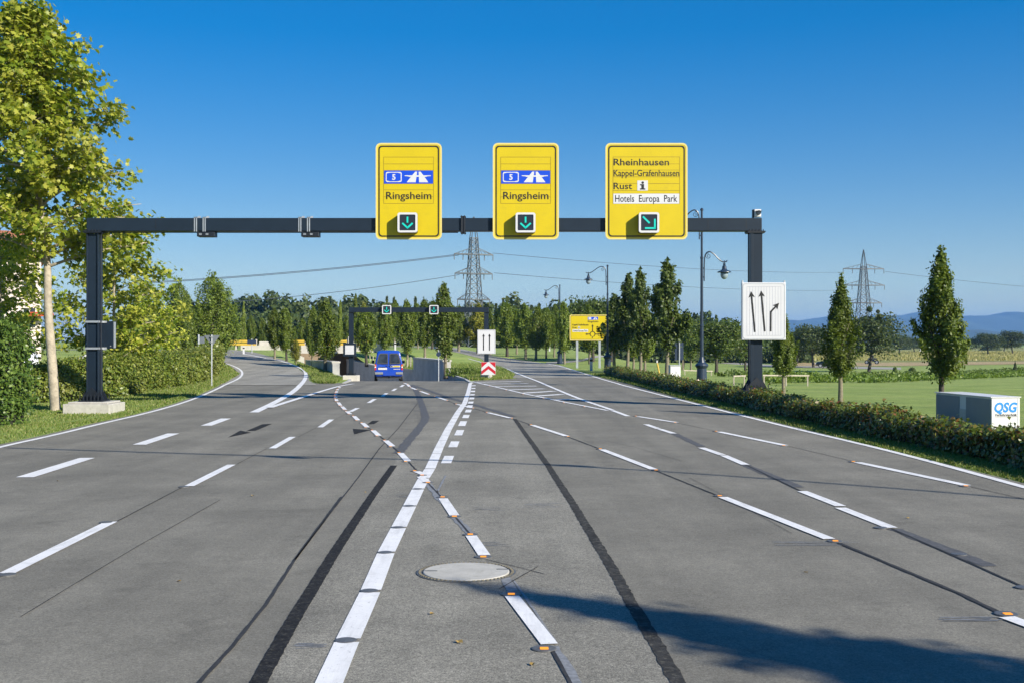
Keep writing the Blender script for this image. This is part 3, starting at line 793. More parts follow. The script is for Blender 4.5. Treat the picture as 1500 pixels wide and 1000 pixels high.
# fallen leaves on the asphalt
def leaf_flat():
    mb = MB(); mb.add([(0, -.035, .004), (.022, -.005, .018), (.012, .03, .006), (-.014, .026, .014), (-.024, -.002, .005), (0, 0, 0)], [(0, 1, 5), (1, 2, 5), (2, 3, 5), (3, 4, 5), (4, 0, 5)])
    return mb.mesh('fallen_leaf')
LF = leaf_flat(); LF.materials.append(M['fallen'])
rr = random.Random(9)
for (x, y) in ((633, 901), (673, 943), (780, 976), (262, 853), (370, 727), (536, 722), (85, 705), (1180, 840), (1330, 760)):
    p = flat(x, y); o = bpy.data.objects.new('fallen_leaf', LF); COL.objects.link(o)
    o.location = (p[0], p[1], 0.014); o.rotation_euler = (0, 0, rr.uniform(0, 6)); k = rr.uniform(.6, 1.0); o.scale = (k, k, k)
    tag(o, 'small dry fallen leaf lying on the asphalt', 'leaf', 'fallen leaves on the road')

# ================================================================ lettering
def text_me(s, x0, x1, z0, z1, y, bold=0.0, shear=0.0, keep=False, mirror=False):
    """text filling the box x0..x1, z0..z1 (cap height), facing the camera (-y)"""
    cu = bpy.data.curves.new('txt', 'FONT'); cu.body = s; cu.size = 1.0; cu.offset = bold; cu.extrude = 0.002; cu.shear = shear
    cu.resolution_u = 3
    o = bpy.data.objects.new('txt', cu); COL.objects.link(o)
    bpy.context.view_layer.update()
    me = bpy.data.meshes.new_from_object(o.evaluated_get(bpy.context.evaluated_depsgraph_get()))
    bpy.data.objects.remove(o); bpy.data.curves.remove(cu)
    n = len(me.vertices); co = np.zeros(n * 3, np.float32); me.vertices.foreach_get('co', co); co = co.reshape(-1, 3)
    # cap height of the built-in face is about 0.73 em; the baseline is at y = 0
    cap = 0.682 if any(c.isupper() or c.isdigit() for c in s) else float(co[:, 1].max())
    xmin, xmax = co[:, 0].min(), co[:, 0].max()
    X = x0 + (co[:, 0] - xmin) / (xmax - xmin) * (x1 - x0)
    Z = z0 + co[:, 1] / cap * (z1 - z0)
    Y = y - co[:, 2] * 0.5
    out = np.stack([X, Y, Z], 1)
    vs = [tuple(v) for v in out]; fs = [tuple(p.vertices) for p in me.polygons]
    bpy.data.meshes.remove(me)
    return vs, fs

def rrect(x0, x1, z0, z1, r, n=5):
    pts = []
    for cx, cz, a0 in ((x1-r, z0+r, -90), (x1-r, z1-r, 0), (x0+r, z1-r, 90), (x0+r, z0+r, 180)):
        for k in range(n+1):
            a = R(a0 + 90*k/n); pts.append((cx + r*math.cos(a), cz + r*math.sin(a)))
    return pts
def rframe(mb, o, i, y0, y1):
    """flat frame between two equally long outlines in the xz plane"""
    n = len(o)
    vs = [(x, y0, z) for x, z in o] + [(x, y0, z) for x, z in i] + [(x, y1, z) for x, z in o] + [(x, y1, z) for x, z in i]
    fs = []
    for k in range(n):
        j = (k+1) % n
        fs += [(k, j, n+j, n+k), (k, 2*n+k, 2*n+j, j), (n+k, n+j, 3*n+j, 3*n+k)]
    mb.add(vs, fs); return mb

class Board:
    """a flat sign placed in the scene; u, v in photo pixels are turned into metres on its own plane"""
    def __init__(s, d, cx, cy): s.d = d; s.k = d / F; s.cx = cx; s.cy = cy; s.loc = (*[px2(cx, cy, d)[0]], d, px2(cx, cy, d)[1])
    def x(s, u): return (u - s.cx) * s.k
    def z(s, v): return (s.cy - v) * s.k
    def rect(s, u0, v0, u1, v1): return (s.x(u0), s.x(u1), s.z(v1), s.z(v0))
    def box(s, mb, u0, v0, u1, v1, y0, y1):
        x0, x1, z0, z1 = s.rect(u0, v0, u1, v1); return mb.box(x0, x1, y0, y1, z0, z1)
    def poly(s, mb, pts, y0, y1): return mb.prism_xz([(s.x(u), s.z(v)) for u, v in pts][::-1], y0, y1)
    def text(s, mb, t, u0, u1, vtop, vbase, y, **kw):
        mb.add(*text_me(t, s.x(u0), s.x(u1), s.z(vbase), s.z(vtop), y, **kw)); return mb
    def line(s, mb, u0, v0, u1, v1, w, y):
        a = Vector((s.x(u0), s.z(v0))); b = Vector((s.x(u1), s.z(v1))); d = (b-a).normalized(); n = Vector((-d.y, d.x)) * w/2
        pts = [a-n, b-n, b+n, a+n]
        return mb.prism_xz([(p.x, p.y) for p in pts], y - 0.002, y + 0.001)

# ================================================================ large gantry
GD = 34.0
GK = 34.0 / 31.0
gx0 = px2(138.5, 0, GD)[0]; gx1 = px2(1106, 0, GD)[0]
zt = px2(0, 320.5, GD)[1]; zb = px2(0, 339.5, GD)[1]
gan = empty('sign_gantry', (0, GD, 0), 0, 'large anthracite steel gantry spanning the whole road in front', 'gantry')
b_ = MB().box(gx0 - 0.18, -1.50, -0.18, 0.18, zb, zt).box(-1.44, gx1 + 0.17, -0.18, 0.18, zb, zt)
bevel(b_.build('beam', M['steel'], gan), 0.015)
fl = MB().box(-1.53, -1.50, -0.24, 0.24, zb - 0.07, zt + 0.07).box(-1.44, -1.41, -0.24, 0.24, zb - 0.07, zt + 0.07).box(-1.50, -1.44, -0.22, 0.22, zb - 0.05, zt + 0.05)
for k in range(6):
    for zz in (zb - 0.045, zt + 0.045): fl.tube([(-1.55, -0.2 + k*0.08, zz), (-1.39, -0.2 + k*0.08, zz)], 0.014, 6)
bevel(fl.build('beam_joint', M['steel_dark'], gan), 0.005)
def gantry_post(x, zbase, topz, block_h, bw, left):
    p = MB()
    p.box(x - 0.165, x + 0.165, -0.13, 0.13, zbase, topz)
    for s in (-1, 1):   # flanges give the I-section its grooves
        p.box(x - 0.18, x + 0.18, s*0.175 - 0.02, s*0.175 + 0.02, zbase, topz) if not left else p.box(x + s*0.165 - 0.018, x + s*0.165 + 0.018, -0.185, 0.185, zbase, topz)
    if not left:
        p.box(x - 0.185, x - 0.10, -0.22, -0.13, zbase, topz)
    bevel(p.build('post', M['steel'], gan), 0.006)
    fp = MB().box(x - 0.27, x + 0.27, -0.25, 0.25, topz, topz + 0.03).box(x - 0.25, x + 0.25, -0.24, 0.24, topz - 0.03, topz - 0.002)
    for k in range(5):
        for s in (-1, 1): fp.tube([(x - 0.2 + 0.1*k, s*0.215, topz + 0.028), (x - 0.2 + 0.1*k, s*0.215, topz + 0.075)], 0.018, 6)
    fp.build('head_plate', M['steel_dark'], gan)
    bp = MB().box(x - 0.36, x + 0.36, -0.34, 0.34, zbase, zbase + 0.035)
    for k in range(7):
        for s in (-1, 1):
            bp.tube([(x - 0.33 + 0.11*k, s*0.30, zbase + 0.03), (x - 0.33 + 0.11*k, s*0.30, zbase + 0.21)], 0.016, 6)
    for s in (-1, 1):
        bp.prism_xz([(x + s*0.18, zbase + 0.03), (x + s*0.36, zbase + 0.03), (x + s*0.18, zbase + 0.36)][::s], -0.16, -0.13)
        bp.prism_xz([(x + s*0.18, zbase + 0.03), (x + s*0.36, zbase + 0.03), (x + s*0.18, zbase + 0.36)][::s], 0.13, 0.16)
    bp.prism_xz([(x - 0.30, zbase + 0.03), (x + 0.30, zbase + 0.03), (x + 0.30, zbase + 0.12), (x, zbase + 0.42), (x - 0.30, zbase + 0.12)], -0.225, -0.195)
    bp.build('base_plate', M['steel_dark'], gan)
    c = MB().box(x - bw, x + bw, -bw, bw, -0.40, zbase - 0.055).box(x - bw*0.86, x + bw*0.86, -bw*.8, bw*.8, zbase - 0.055, zbase - 0.001)
    bevel(c.build('foundation_block', M['concrete'], gan), 0.02)
gantry_post(gx0, 0.21, zb - 0.03, 0.4, 0.69, True)
gantry_post(gx1, 0.52, zb - 0.03, 0.6, 0.28, False)
for x in (gx1 - 1.45, gx1 - 0.30, gx0 + 1.9):
    MB().box(x - 0.012, x + 0.012, -0.185, -0.18, zb + 0.06, zt - 0.02).build('weld_seam', M['steel_dark'], gan)
# cable conduit along the beam and down the left post
MB().tube([(gx0 + .235, -.10, .4), (gx0 + .235, -.10, zb - .12), (gx0 + .30, -.10, zb - .035), (-1.62, -.10, zb - .035)], .018, 8).build('conduit', M['steel_dark'], gan)

# things hung on the large gantry
def lane_signal(parent, B, u, v, half, diag=False, depth=0.29, y0=0.0, name='lane_signal'):
    """black signal box with a white rim and a green arrow, in front of the plane y0"""
    k = B.k; cx, cz = B.x(u), B.z(v); h = half * k
    o = bevel(MB().box(cx - h*0.97, cx + h*0.97, y0 - depth, y0 - 0.003, cz - h*0.97, cz + h*0.97).build(name, M['signal_face'], parent), 0.02)
    rim = MB(); rframe(rim, rrect(cx - h, cx + h, cz - h, cz + h, h*0.22), rrect(cx - h*0.80, cx + h*0.80, cz - h*0.80, cz + h*0.80, h*0.10), y0 - depth - 0.02, y0 - depth + 0.05)
    rim.build('white_rim', M['sign_white'], o)
    a = MB(); yy = y0 - depth - 0.012
    def seg(p, q, w):
        p = Vector(p); q = Vector(q); d = (q-p).normalized(); n = Vector((-d.y, d.x)) * w/2
        pts = [p-n, q-n, q+n, p+n]; a.prism_xz([(cx + h*t.x, cz + h*t.y) for t in pts], yy, yy + 0.01)
    if not diag:
        seg((0, 0.58), (0, -0.02), 0.17); seg((-0.52, -0.06), (0.05, -0.58), 0.17); seg((0.52, -0.06), (-0.05, -0.58), 0.17)
    else:
        seg((-0.60, 0.58), (0.05, -0.06), 0.17); seg((-0.40, -0.55), (0.66, -0.55), 0.17); seg((0.57, -0.60), (0.57, 0.36), 0.17)
    a.build('green_arrow', M['signal_green'], o)
    return o

SD = GD - 0.30
def overhead_sign(u0, v0, u1, v1, label, diag=False):
    B = Board(SD, (u0+u1)/2, (v0+v1)/2)
    o = empty('overhead_sign', B.loc, 0, label, 'road sign', 'yellow signs on the large gantry')
    x0, x1, z0, z1 = B.rect(u0, v0, u1, v1); w = 3 * B.k
    MB().prism_xz(rrect(x0, x1, z0, z1, 7*B.k), 0.0, 0.045).build('panel', M['yellow'], o)
    rim = MB(); rframe(rim, rrect(x0 - 0.012, x1 + 0.012, z0 - 0.012, z1 + 0.012, 7.4*B.k), rrect(x0 + .035, x1 - .035, z0 + .035, z1 - .035, 5.4*B.k), -0.006, 0.05)
    rim.build('rim', M['yellow_rim'], o)
    bd = MB(); rframe(bd, rrect(x0 + 1.1*w, x1 - 1.1*w, z0 + 1.1*w, z1 - 1.1*w, 5*B.k), rrect(x0 + 1.75*w, x1 - 1.75*w, z0 + 1.75*w, z1 - 1.75*w, 4*B.k), -0.004, 0.001)
    bd.build('border', M['sign_black'], o)
    br = MB()
    for zz in (z0 + .3, z1 - .9): br.box(x0 + 0.2, x1 - 0.2, 0.046, 0.11, zz, zz + .06)
    br.build('bracket', M['galv'], o)
    return B, o
def autobahn_strip(B, o, u0, v0, u1, v1):
    MBk = MB(); B.box(MBk, u0, v0, u1, v1, -0.004, 0.001); MBk.build('blue_panel', M['sign_blue'], o)
    W = u1 - u0; H = v1 - v0
    w = MB()
    def P(a, b): return (u0 + a*W, v0 + b*H)
    # number shield: white rounded frame, blue hexagon-like face
    x0, x1, z0, z1 = B.rect(*P(0.035, 0.10), *P(0.36, 0.88))
    w.prism_xz(rrect(x0, x1, z0, z1, 0.05), -0.007, -0.003)
    # motorway pictogram: two carriageways and the bridge
    for poly in (((0.46, 0.90), (0.645, 0.90), (0.675, 0.08), (0.635, 0.08)), ((0.715, 0.90), (0.905, 0.90), (0.745, 0.08), (0.705, 0.08))):
        B.poly(w, [P(*q) for q in poly], -0.007, -0.003)
    B.poly(w, [P(*q) for q in ((0.42, 0.36), (0.42, 0.42), (0.49, 0.44), (0.51, 0.48), (0.86, 0.48), (0.88, 0.44), (0.955, 0.42), (0.955, 0.36))], -0.0085, -0.0072)
    w.build('pictogram', M['sign_white'], o)
    h = MB()
    B.poly(h, [P(*q) for q in ((0.055, 0.22), (0.12, 0.16), (0.275, 0.16), (0.34, 0.22), (0.34, 0.76), (0.275, 0.82), (0.12, 0.82), (0.055, 0.76))], -0.0095, -0.0075)
    h.build('shield_face', M['sign_blue'], o)
    t = MB(); B.text(t, '5', P(0.165, 0)[0], P(0.235, 0)[0], P(0, 0.29)[1], P(0, 0.70)[1], -0.0105, bold=0.03); t.build('number', M['sign_white'], o)

def slat_lines(B, o, u0, u1, vs):
    l = MB()
    for v in vs: B.line(l, u0, v, u1, v, 0.011, -0.0015)
    B.line(l, u0, vs[0], u0, vs[-1], 0.011, -0.0015); B.line(l, u1, vs[0], u1, vs[-1], 0.011, -0.0015)
    l.build('slat_lines', M['slat'], o)
M['slat'] = pmat('slat_line', (0.22, 0.15, 0.01), 0.5, var=0.2)

for u, lab in ((551, 'yellow overhead sign with blue motorway panel, leftmost of the three on the large gantry'), (722.5, 'yellow overhead sign with blue motorway panel, middle one of the three on the large gantry')):
    B, o = overhead_sign(u, 210.5, u + 95.5, 350.5, lab)
    slat_lines(B, o, u + 11, u + 84, [230.5, 240.5, 250, 269.5, 278.5, 288.7, 298.5])
    autobahn_strip(B, o, u + 11.6, 250.4, u + 83.4, 269.4)
    t = MB(); B.text(t, 'Ringsheim', u + 14.5, u + 81, 281.6, 292, -0.003, bold=0.012); t.build('lettering', M['sign_black'], o)
    lane_signal(o, B, u + 47.2, 327.8, 14.4)
B, o = overhead_sign(887.5, 210.5, 1006.5, 350.5, 'wide yellow overhead sign with four lines of place names, rightmost on the large gantry', True)
slat_lines(B, o, 898, 995.5, [230.3, 240.5, 249.5, 259.5, 269.3, 279.5, 284, 298.7])
for q in (('Rheinhausen', 898.8, 980, 233, 242.6), ('Kappel-Grafenhausen', 898.8, 995, 249.3, 258.4), ('Rust', 898.8, 926, 268.2, 277.4)):
    t = MB(); B.text(t, *q, -0.003, bold=0.011); t.build('lettering', M['sign_black'], o)
w = MB(); B.box(w, 933.5, 264.8, 949, 279.6, -0.006, 0.001); w.build('information_panel', M['sign_white'], o)
t = MB(); B.box(t, 939.4, 271.2, 943.4, 276.6, -0.0085, -0.0055); B.box(t, 937.4, 276.4, 945.2, 278.2, -0.009, -0.006); B.box(t, 937.6, 270.2, 943.4, 271.9, -0.0095, -0.0065); B.poly(t, [(941.4 + 1.9*math.cos(q), 268 + 1.9*math.sin(q)) for q in np.linspace(6.28, .3, 14)], -0.008, -0.005); t.build('information_symbol', M['sign_black'], o)
w = MB(); B.box(w, 898.4, 284, 995, 298.8, -0.005, 0.001); w.build('white_panel', M['sign_white'], o)
t = MB(); B.text(t, 'Hotels  Europa  Park', 901, 992, 286.3, 296, -0.006, bold=0.011); t.build('white_panel_lettering', M['sign_black'], o)
lane_signal(o, B, 949, 327.8, 14.8, True)

for u, lab in ((302.5, 'dark detector box strapped under the gantry beam, left one'), (454.5, 'dark detector box strapped under the gantry beam, nearer the signs')):
    x, z = px2(u, 339.5, GD)
    o = empty('traffic_detector', (x, GD, zb), 0, lab, 'detector', 'detector boxes under the gantry beam')
    h = MB().box(-0.25, 0.28, -0.16, 0.20, -0.165, -0.02); bevel(h.build('housing', M['steel_dark'], o), 0.012)
    for q in (-.14, .06): MB().box(q - .04, q + .04, -0.175, -0.158, -0.12, -0.07).build('lens', M['cab_grey'], o)
    for s in (-0.28, -0.02):
        st = MB(); hh = zt - zb
        st.box(s - 0.045, s - 0.015, -0.195, -0.183, -0.02, hh + 0.03).box(s + 0.015, s + 0.045, -0.195, -0.183, -0.02, hh + 0.03)
        st.box(s - 0.045, s + 0.045, -0.195, 0.195, hh + 0.004, hh + 0.03).box(s - 0.045, s + 0.045, 0.183, 0.195, -0.02, hh + 0.03)
        st.box(s + 0.05, s + 0.12, -0.12, -0.05, hh + 0.003, hh + 0.06)
        st.build('clamp', M['galv'], o)

x, z = px2(1108.5, 320.5, GD)
o = empty('surveillance_camera', (x, GD, zt), 0, 'small white camera box on the right end of the gantry beam', 'camera')
bevel(MB().box(-0.09, 0.11, -0.12, 0.12, 0.04, 0.27).build('housing', M['cab_white'], o), 0.012)
MB().tube([(0.03, -0.19, 0.165), (0.03, -0.11, 0.165)], [0.065, 0.075], 14).build('lens', M['glass'], o)
MB().box(-0.06, 0.12, -0.2, -0.11, 0.20, 0.215).box(-0.13, -0.095, -0.06, 0.08, 0.0, 0.27).build('bracket', M['steel_dark'], o)

o = empty('control_box', (gx0, GD, px2(0, 490, GD)[1]), 0, 'flat dark control cabinet strapped behind the left gantry post', 'control box')
bevel(MB().box(-0.36, 0.50, 0.195, 0.42, -0.42, 0.40).build('cabinet', M['steel'], o), 0.012)
MB().box(0.40, 0.43, 0.18, 0.196, -0.36, -0.33).box(-0.33, -0.29, 0.18, 0.196, -0.30, -0.22).box(0.494, 0.504, 0.22, 0.40, -0.40, 0.38).build('latch', M['galv'], o)
for zz in (-0.41, 0.38):
    MB().box(-0.19, 0.19, -0.205, -0.187, zz - .03, zz + .03).box(-0.21, -0.185, -0.205, 0.2, zz - .03, zz + .03).box(0.185, 0.21, -0.205, 0.2, zz - .03, zz + .03).box(0.21, 0.30, 0.17, 0.2, zz - .03, zz + .03).build('strap', M['galv'], o)

# white lane board on the right gantry post
def arrow(B, mb, pts, w, head, y):
    a = [Vector((B.x(u), B.z(v))) for u, v in pts]
    w *= B.k; head *= B.k
    for p, q in zip(a[:-1], a[1:]):
        d = (q-p).normalized(); n = Vector((-d.y, d.x)) * w/2; e = q - (d * head * .7 if q is a[-1] else -d * w * .3)
        mb.prism_xz([(t.x, t.y) for t in (p-n, e-n, e+n, p+n)], y - 0.003, y)
    d = (a[-1]-a[-2]).normalized(); n = Vector((-d.y, d.x)); tip = a[-1]
    pts = [tip, tip - d*head + n*head*.52, tip - d*head*.75, tip - d*head - n*head*.52]
    mb.prism_xz([(t.x, t.y) for t in pts], y - 0.0035, y - 0.0002)
BD = GD - 0.36
B = Board(BD, 1118.5, 456)
o = empty('lane_board', B.loc, 0, 'white lane board with three black arrows on the right gantry post', 'road sign')
x0, x1, z0, z1 = B.rect(1086.5, 414, 1151, 498)
bevel(MB().box(x0, x1, -0.02, 0.10, z0, z1).build('panel', M['sign_white'], o), 0.02)
bd = MB(); rframe(bd, rrect(x0 + .025, x1 - .03, z0 + .025, z1 - .03, 0.08), rrect(x0 + .045, x1 - .05, z0 + .045, z1 - .05, 0.07), -0.024, -0.019); bd.build('border', M['alu'], o)
gl = MB()
for k in range(13):
    u = 1094 + k * 4.15; B.line(gl, u, 420, u, 491.5, 0.012, -0.021)
B.line(gl, 1094, 420, 1143.8, 420, 0.012, -0.021); B.line(gl, 1094, 491.5, 1143.8, 491.5, 0.012, -0.021)
M['grid'] = pmat('grid_grey', (0.42, 0.42, 0.46), 0.5, var=0.05)
gl.build('slat_lines', M['grid'], o)
for pts in (((1105.5, 486.5), (1100, 427)), ((1120, 485.5), (1114.7, 426)), ((1128.6, 485.5), (1128.8, 457), (1141, 444))):
    a = MB(); arrow(B, a, pts, 2.5, 9, -0.024); a.build('arrow', M['sign_black'], o)
sh = MB()
for s in (x0 + .03, x1 - .03): sh.tube([(s, 0.04, z1), (s, 0.04, z1 + 0.06)], 0.025, 8)
sh.build('eye_bolts', M['galv'], o)

# ================================================================ small gantry over the ramp
G2 = 60.0
a0 = px2(514.5, 0, G2)[0]; a1 = px2(712.5, 0, G2)[0]; t2 = px2(0, 450.5, G2)[1]; b2 = px2(0, 457.5, G2)[1]
g2 = empty('sign_gantry', (0, G2, 0), 0, 'small anthracite gantry over the ramp behind the blue van', 'gantry')
bevel(MB().box(a0 - .11, a1 + .13, -.12, .12, b2, t2).build('beam', M['steel'], g2), 0.01)
for x, zb_, bw, nm in ((a0, 0.22, 0.40, 'l'), (a1, 0.50, 0.30, 'r')):
    p = MB().box(x - .10, x + .10, -.085, .085, zb_, b2 - .02)
    for s in (-1, 1): p.box(x - .115, x + .115, s*.1 - .012, s*.1 + .012, zb_, b2 - .02)
    p.build('post', M['steel'], g2)
    MB().box(x - .16, x + .16, -.16, .16, b2 - .02, b2).build('head_plate', M['steel_dark'], g2)
    q = MB().box(x - .24, x + .24, -.22, .22, zb_, zb_ + .025)
    for k in range(5):
        for s in (-1, 1): q.tube([(x - .2 + .1*k, s*.18, zb_), (x - .2 + .1*k, s*.18, zb_ + .13)], .012, 6)
    q.prism_xz([(x - .2, zb_ + .02), (x + .2, zb_ + .02), (x, zb_ + .26)], -.15, -.13)
    q.build('base_plate', M['steel_dark'], g2)
    bevel(MB().box(x - bw, x + bw, -.42, .42, -.35, zb_).build('foundation_block', M['concrete_white'], g2), .015)
for u, lab in ((567, 'green arrow signal on the small gantry, left one above the van'), (636, 'green arrow signal on the small gantry, right one')):
    B = Board(G2 - .13, u, 454)
    o = empty('lane_signal', B.loc, 0, lab, 'lane signal', 'lane signals on the small gantry')
    s = lane_signal(o, B, u, 454, 6.6, depth=0.2, name='housing')
B = Board(G2 - .14, 512.5, 512)
o = empty('display_box', B.loc, 0, 'small square display with pale face on the left post of the small gantry', 'display')
x0, x1, z0, z1 = B.rect(503, 502.5, 522, 521.5)
bevel(MB().box(x0, x1, -.12, .03, z0, z1).build('housing', M['steel'], o), .015)
MB().box(x0 + .11, x1 - .11, -.128, -.119, z0 + .11, z1 - .11).build('screen', M['sign_white'], o)
ln = MB()
for k in range(6): ln.box(x0 + .13, x1 - .13, -.131, -.127, z0 + .16 + k*.072, z0 + .168 + k*.072)
ln.build('screen_lines', M['grid'], o)
B = Board(G2 - .16, 712.5, 500.5)
o = empty('lane_board', B.loc, 0, 'white lane board with two straight black arrows on the right post of the small gantry', 'road sign')
x0, x1, z0, z1 = B.rect(699.3, 483.2, 725.7, 518)
bevel(MB().box(x0, x1, -.02, .06, z0, z1).build('panel', M['sign_white'], o), .01)
bd = MB(); rframe(bd, rrect(x0 + .02, x1 - .02, z0 + .02, z1 - .02, .05), rrect(x0 + .04, x1 - .04, z0 + .04, z1 - .04, .04), -.024, -.019); bd.build('border', M['alu'], o)
for u in (708.3, 717):
    a = MB(); arrow(B, a, ((u, 513), (u, 489)), 1.5, 4.2, -.023); a.build('arrow', M['sign_black'], o)

# chevron board on the island
p = Vector((px2(715.5, 0, 59.2)[0], 59.2, Tz(px2(715.5, 0, 59.2)[0], 59.2)))
B = Board(p.y, 715.5, 539)
o = empty('chevron_board', (B.loc[0], p.y, p.z), 0, 'red and white chevron board at the tip of the grass island', 'road sign')
zc = B.loc[2] - p.z
k = B.k; hw, hh = 10.4*k, 9.4*k
MB().box(-hw, hw, 0, .05, zc - hh, zc + hh).build('panel', M['sign_white'], o)
ch = MB()
ch.prism_xz([(-hw + .006, zc - .95*hh), (0, zc - .10*hh), (hw - .006, zc - .95*hh), (hw - .006, zc - .42*hh), (0, zc + .43*hh), (-hw + .006, zc - .42*hh)], -.004, .001)
ch.prism_xz([(-hw + .006, zc + .10*hh), (-.12*hw, zc + .97*hh), (-hw + .006, zc + .97*hh)], -.004, .001)
ch.prism_xz([(.12*hw, zc + .97*hh), (hw - .006, zc + .10*hh), (hw - .006, zc + .97*hh)], -.004, .001)
ch.build('chevron', M['sign_red'], o)
MB().tube([(0, .07, -.1), (0, .07, zc + hh*.8)], .035, 10).build('post', M['galv'], o)
p = at(645, 551)
o = empty('round_sign', p, 0, 'small dark round sign on a thin post at the end of the ramp wall', 'road sign')
zz = px2(0, 518.5, p.y)[1] - p.z
MB().tube([(-.1, 0, -.3), (-.1, 0, zz + .25)], .03, 8).build('post', M['galv'], o)
dk = MB(); dk.tube([(-.1, -.035, zz), (-.1, -.06, zz)], .13, 20); dk.build('disc', M['sign_back_blue'], o)

# ================================================================ yellow direction board
def destination_board():
    D = 84.0
    pl = at(846, 536.5); D = 85.0
    z0g = Tz(px2(865, 0, D)[0], D)
    B = Board(D, 863.5, 480)
    o = empty('direction_board', (B.loc[0], D, z0g), 0, 'large yellow direction board with roundabout symbol on two posts beside the right road', 'road sign')
    zc = B.loc[2] - z0g
    h = empty('board', (0, 0, zc)); h.parent = o
    x0, x1, z0, z1 = B.rect(834.5, 461.2, 892, 498.8)
    pn = MB().prism_xz(rrect(x0, x1, z0, z1, .12), 0, .05).build('panel', M['yellow'], o, (0, 0, zc))
    bpy.data.objects.remove(h)
    class Q: pass
    def part(nm, mb, m): return mb.build(nm, m, o, (0, 0, zc))
    bd = MB(); rframe(bd, rrect(x0, x1, z0, z1, .12), rrect(x0 + .06, x1 - .06, z0 + .06, z1 - .06, .09), -.012, .055); part('rim', bd, M['yellow_rim'])
    bd = MB(); rframe(bd, rrect(x0 + .07, x1 - .07, z0 + .07, z1 - .07, .09), rrect(x0 + .095, x1 - .095, z0 + .095, z1 - .095, .08), -.005, .001); part('border', bd, M['sign_black'])
    bl = MB(); B.box(bl, 861, 464.4, 876, 468.6, -.005, .001); part('blue_panel', bl, M['sign_blue'])
    wt = MB(); B.box(wt, 862, 465, 866, 468, -.009, -.004); B.poly(wt, [(869, 468.2), (871.4, 468.2), (871.8, 464.8), (871.2, 464.8)], -.009, -.004); B.poly(wt, [(872.6, 468.2), (875, 468.2), (872.8, 464.8), (872.2, 464.8)], -.009, -.004); part('pictogram', wt, M['sign_white'])
    w2 = MB(); B.box(w2, 838.5, 482.6, 861.5, 486.3, -.005, .001); B.box(w2, 846.8, 478.2, 849.6, 481.4, -.005, .001); part('white_panel', w2, M['sign_white'])
    for q in (('Ringsheim', 861, 876.5, 469.6, 472.2), ('Kappel-Grafenhausen', 838.6, 862, 474.4, 477), ('Rust', 838.6, 845, 478.8, 481.2), ('Rheinhausen', 873.6, 889, 484, 486.4)):
        t = MB(); B.text(t, *q, -.006, bold=.012); part('lettering', t, M['sign_black'])
    t = MB(); B.text(t, 'Hotels Europa Park', 839.4, 860.8, 483.2, 485.6, -.008, bold=.012); B.text(t, 'i', 847.7, 848.8, 478.5, 481.1, -.008, bold=.03); part('panel_lettering', t, M['sign_black'])
    a = MB(); cx, cv, r = 868, 489.4, 3.6
    for k in range(22):
        t0 = R(-70 + k*15 - 0); t1 = R(-70 + (k+1)*15)
        if k > 20: break
        B.line(a, cx + r*math.cos(t0), cv - r*math.sin(t0), cx + r*math.cos(t1), cv - r*math.sin(t1), .055, -.006)
    B.line(a, cx, 485.6, cx, 477.5, .06, -.006); B.line(a, cx - 3.4, cv, cx - 9, cv, .06, -.006); B.line(a, cx + 3.4, cv, cx + 9, cv, .06, -.006); B.line(a, cx, 492.8, cx - .6, 495.6, .06, -.006)
    B.poly(a, [(cx, 475.2), (cx - 1.6, 478.4), (cx + 1.6, 478.4)], -.009, -.005); B.poly(a, [(cx - 10.6, cv), (cx - 7.8, cv + 1.5), (cx - 7.8, cv - 1.5)], -.009, -.005); B.poly(a, [(cx + 10.6, cv), (cx + 7.8, cv - 1.5), (cx + 7.8, cv + 1.5)], -.009, -.005)
    part('roundabout_symbol', a, M['sign_black'])
    for u in (845.5, 878.5):
        MB().box(B.x(u) - .085, B.x(u) + .085, .06, .2, -.3, zc + .9).build('post', M['galv'], o)
destination_board()

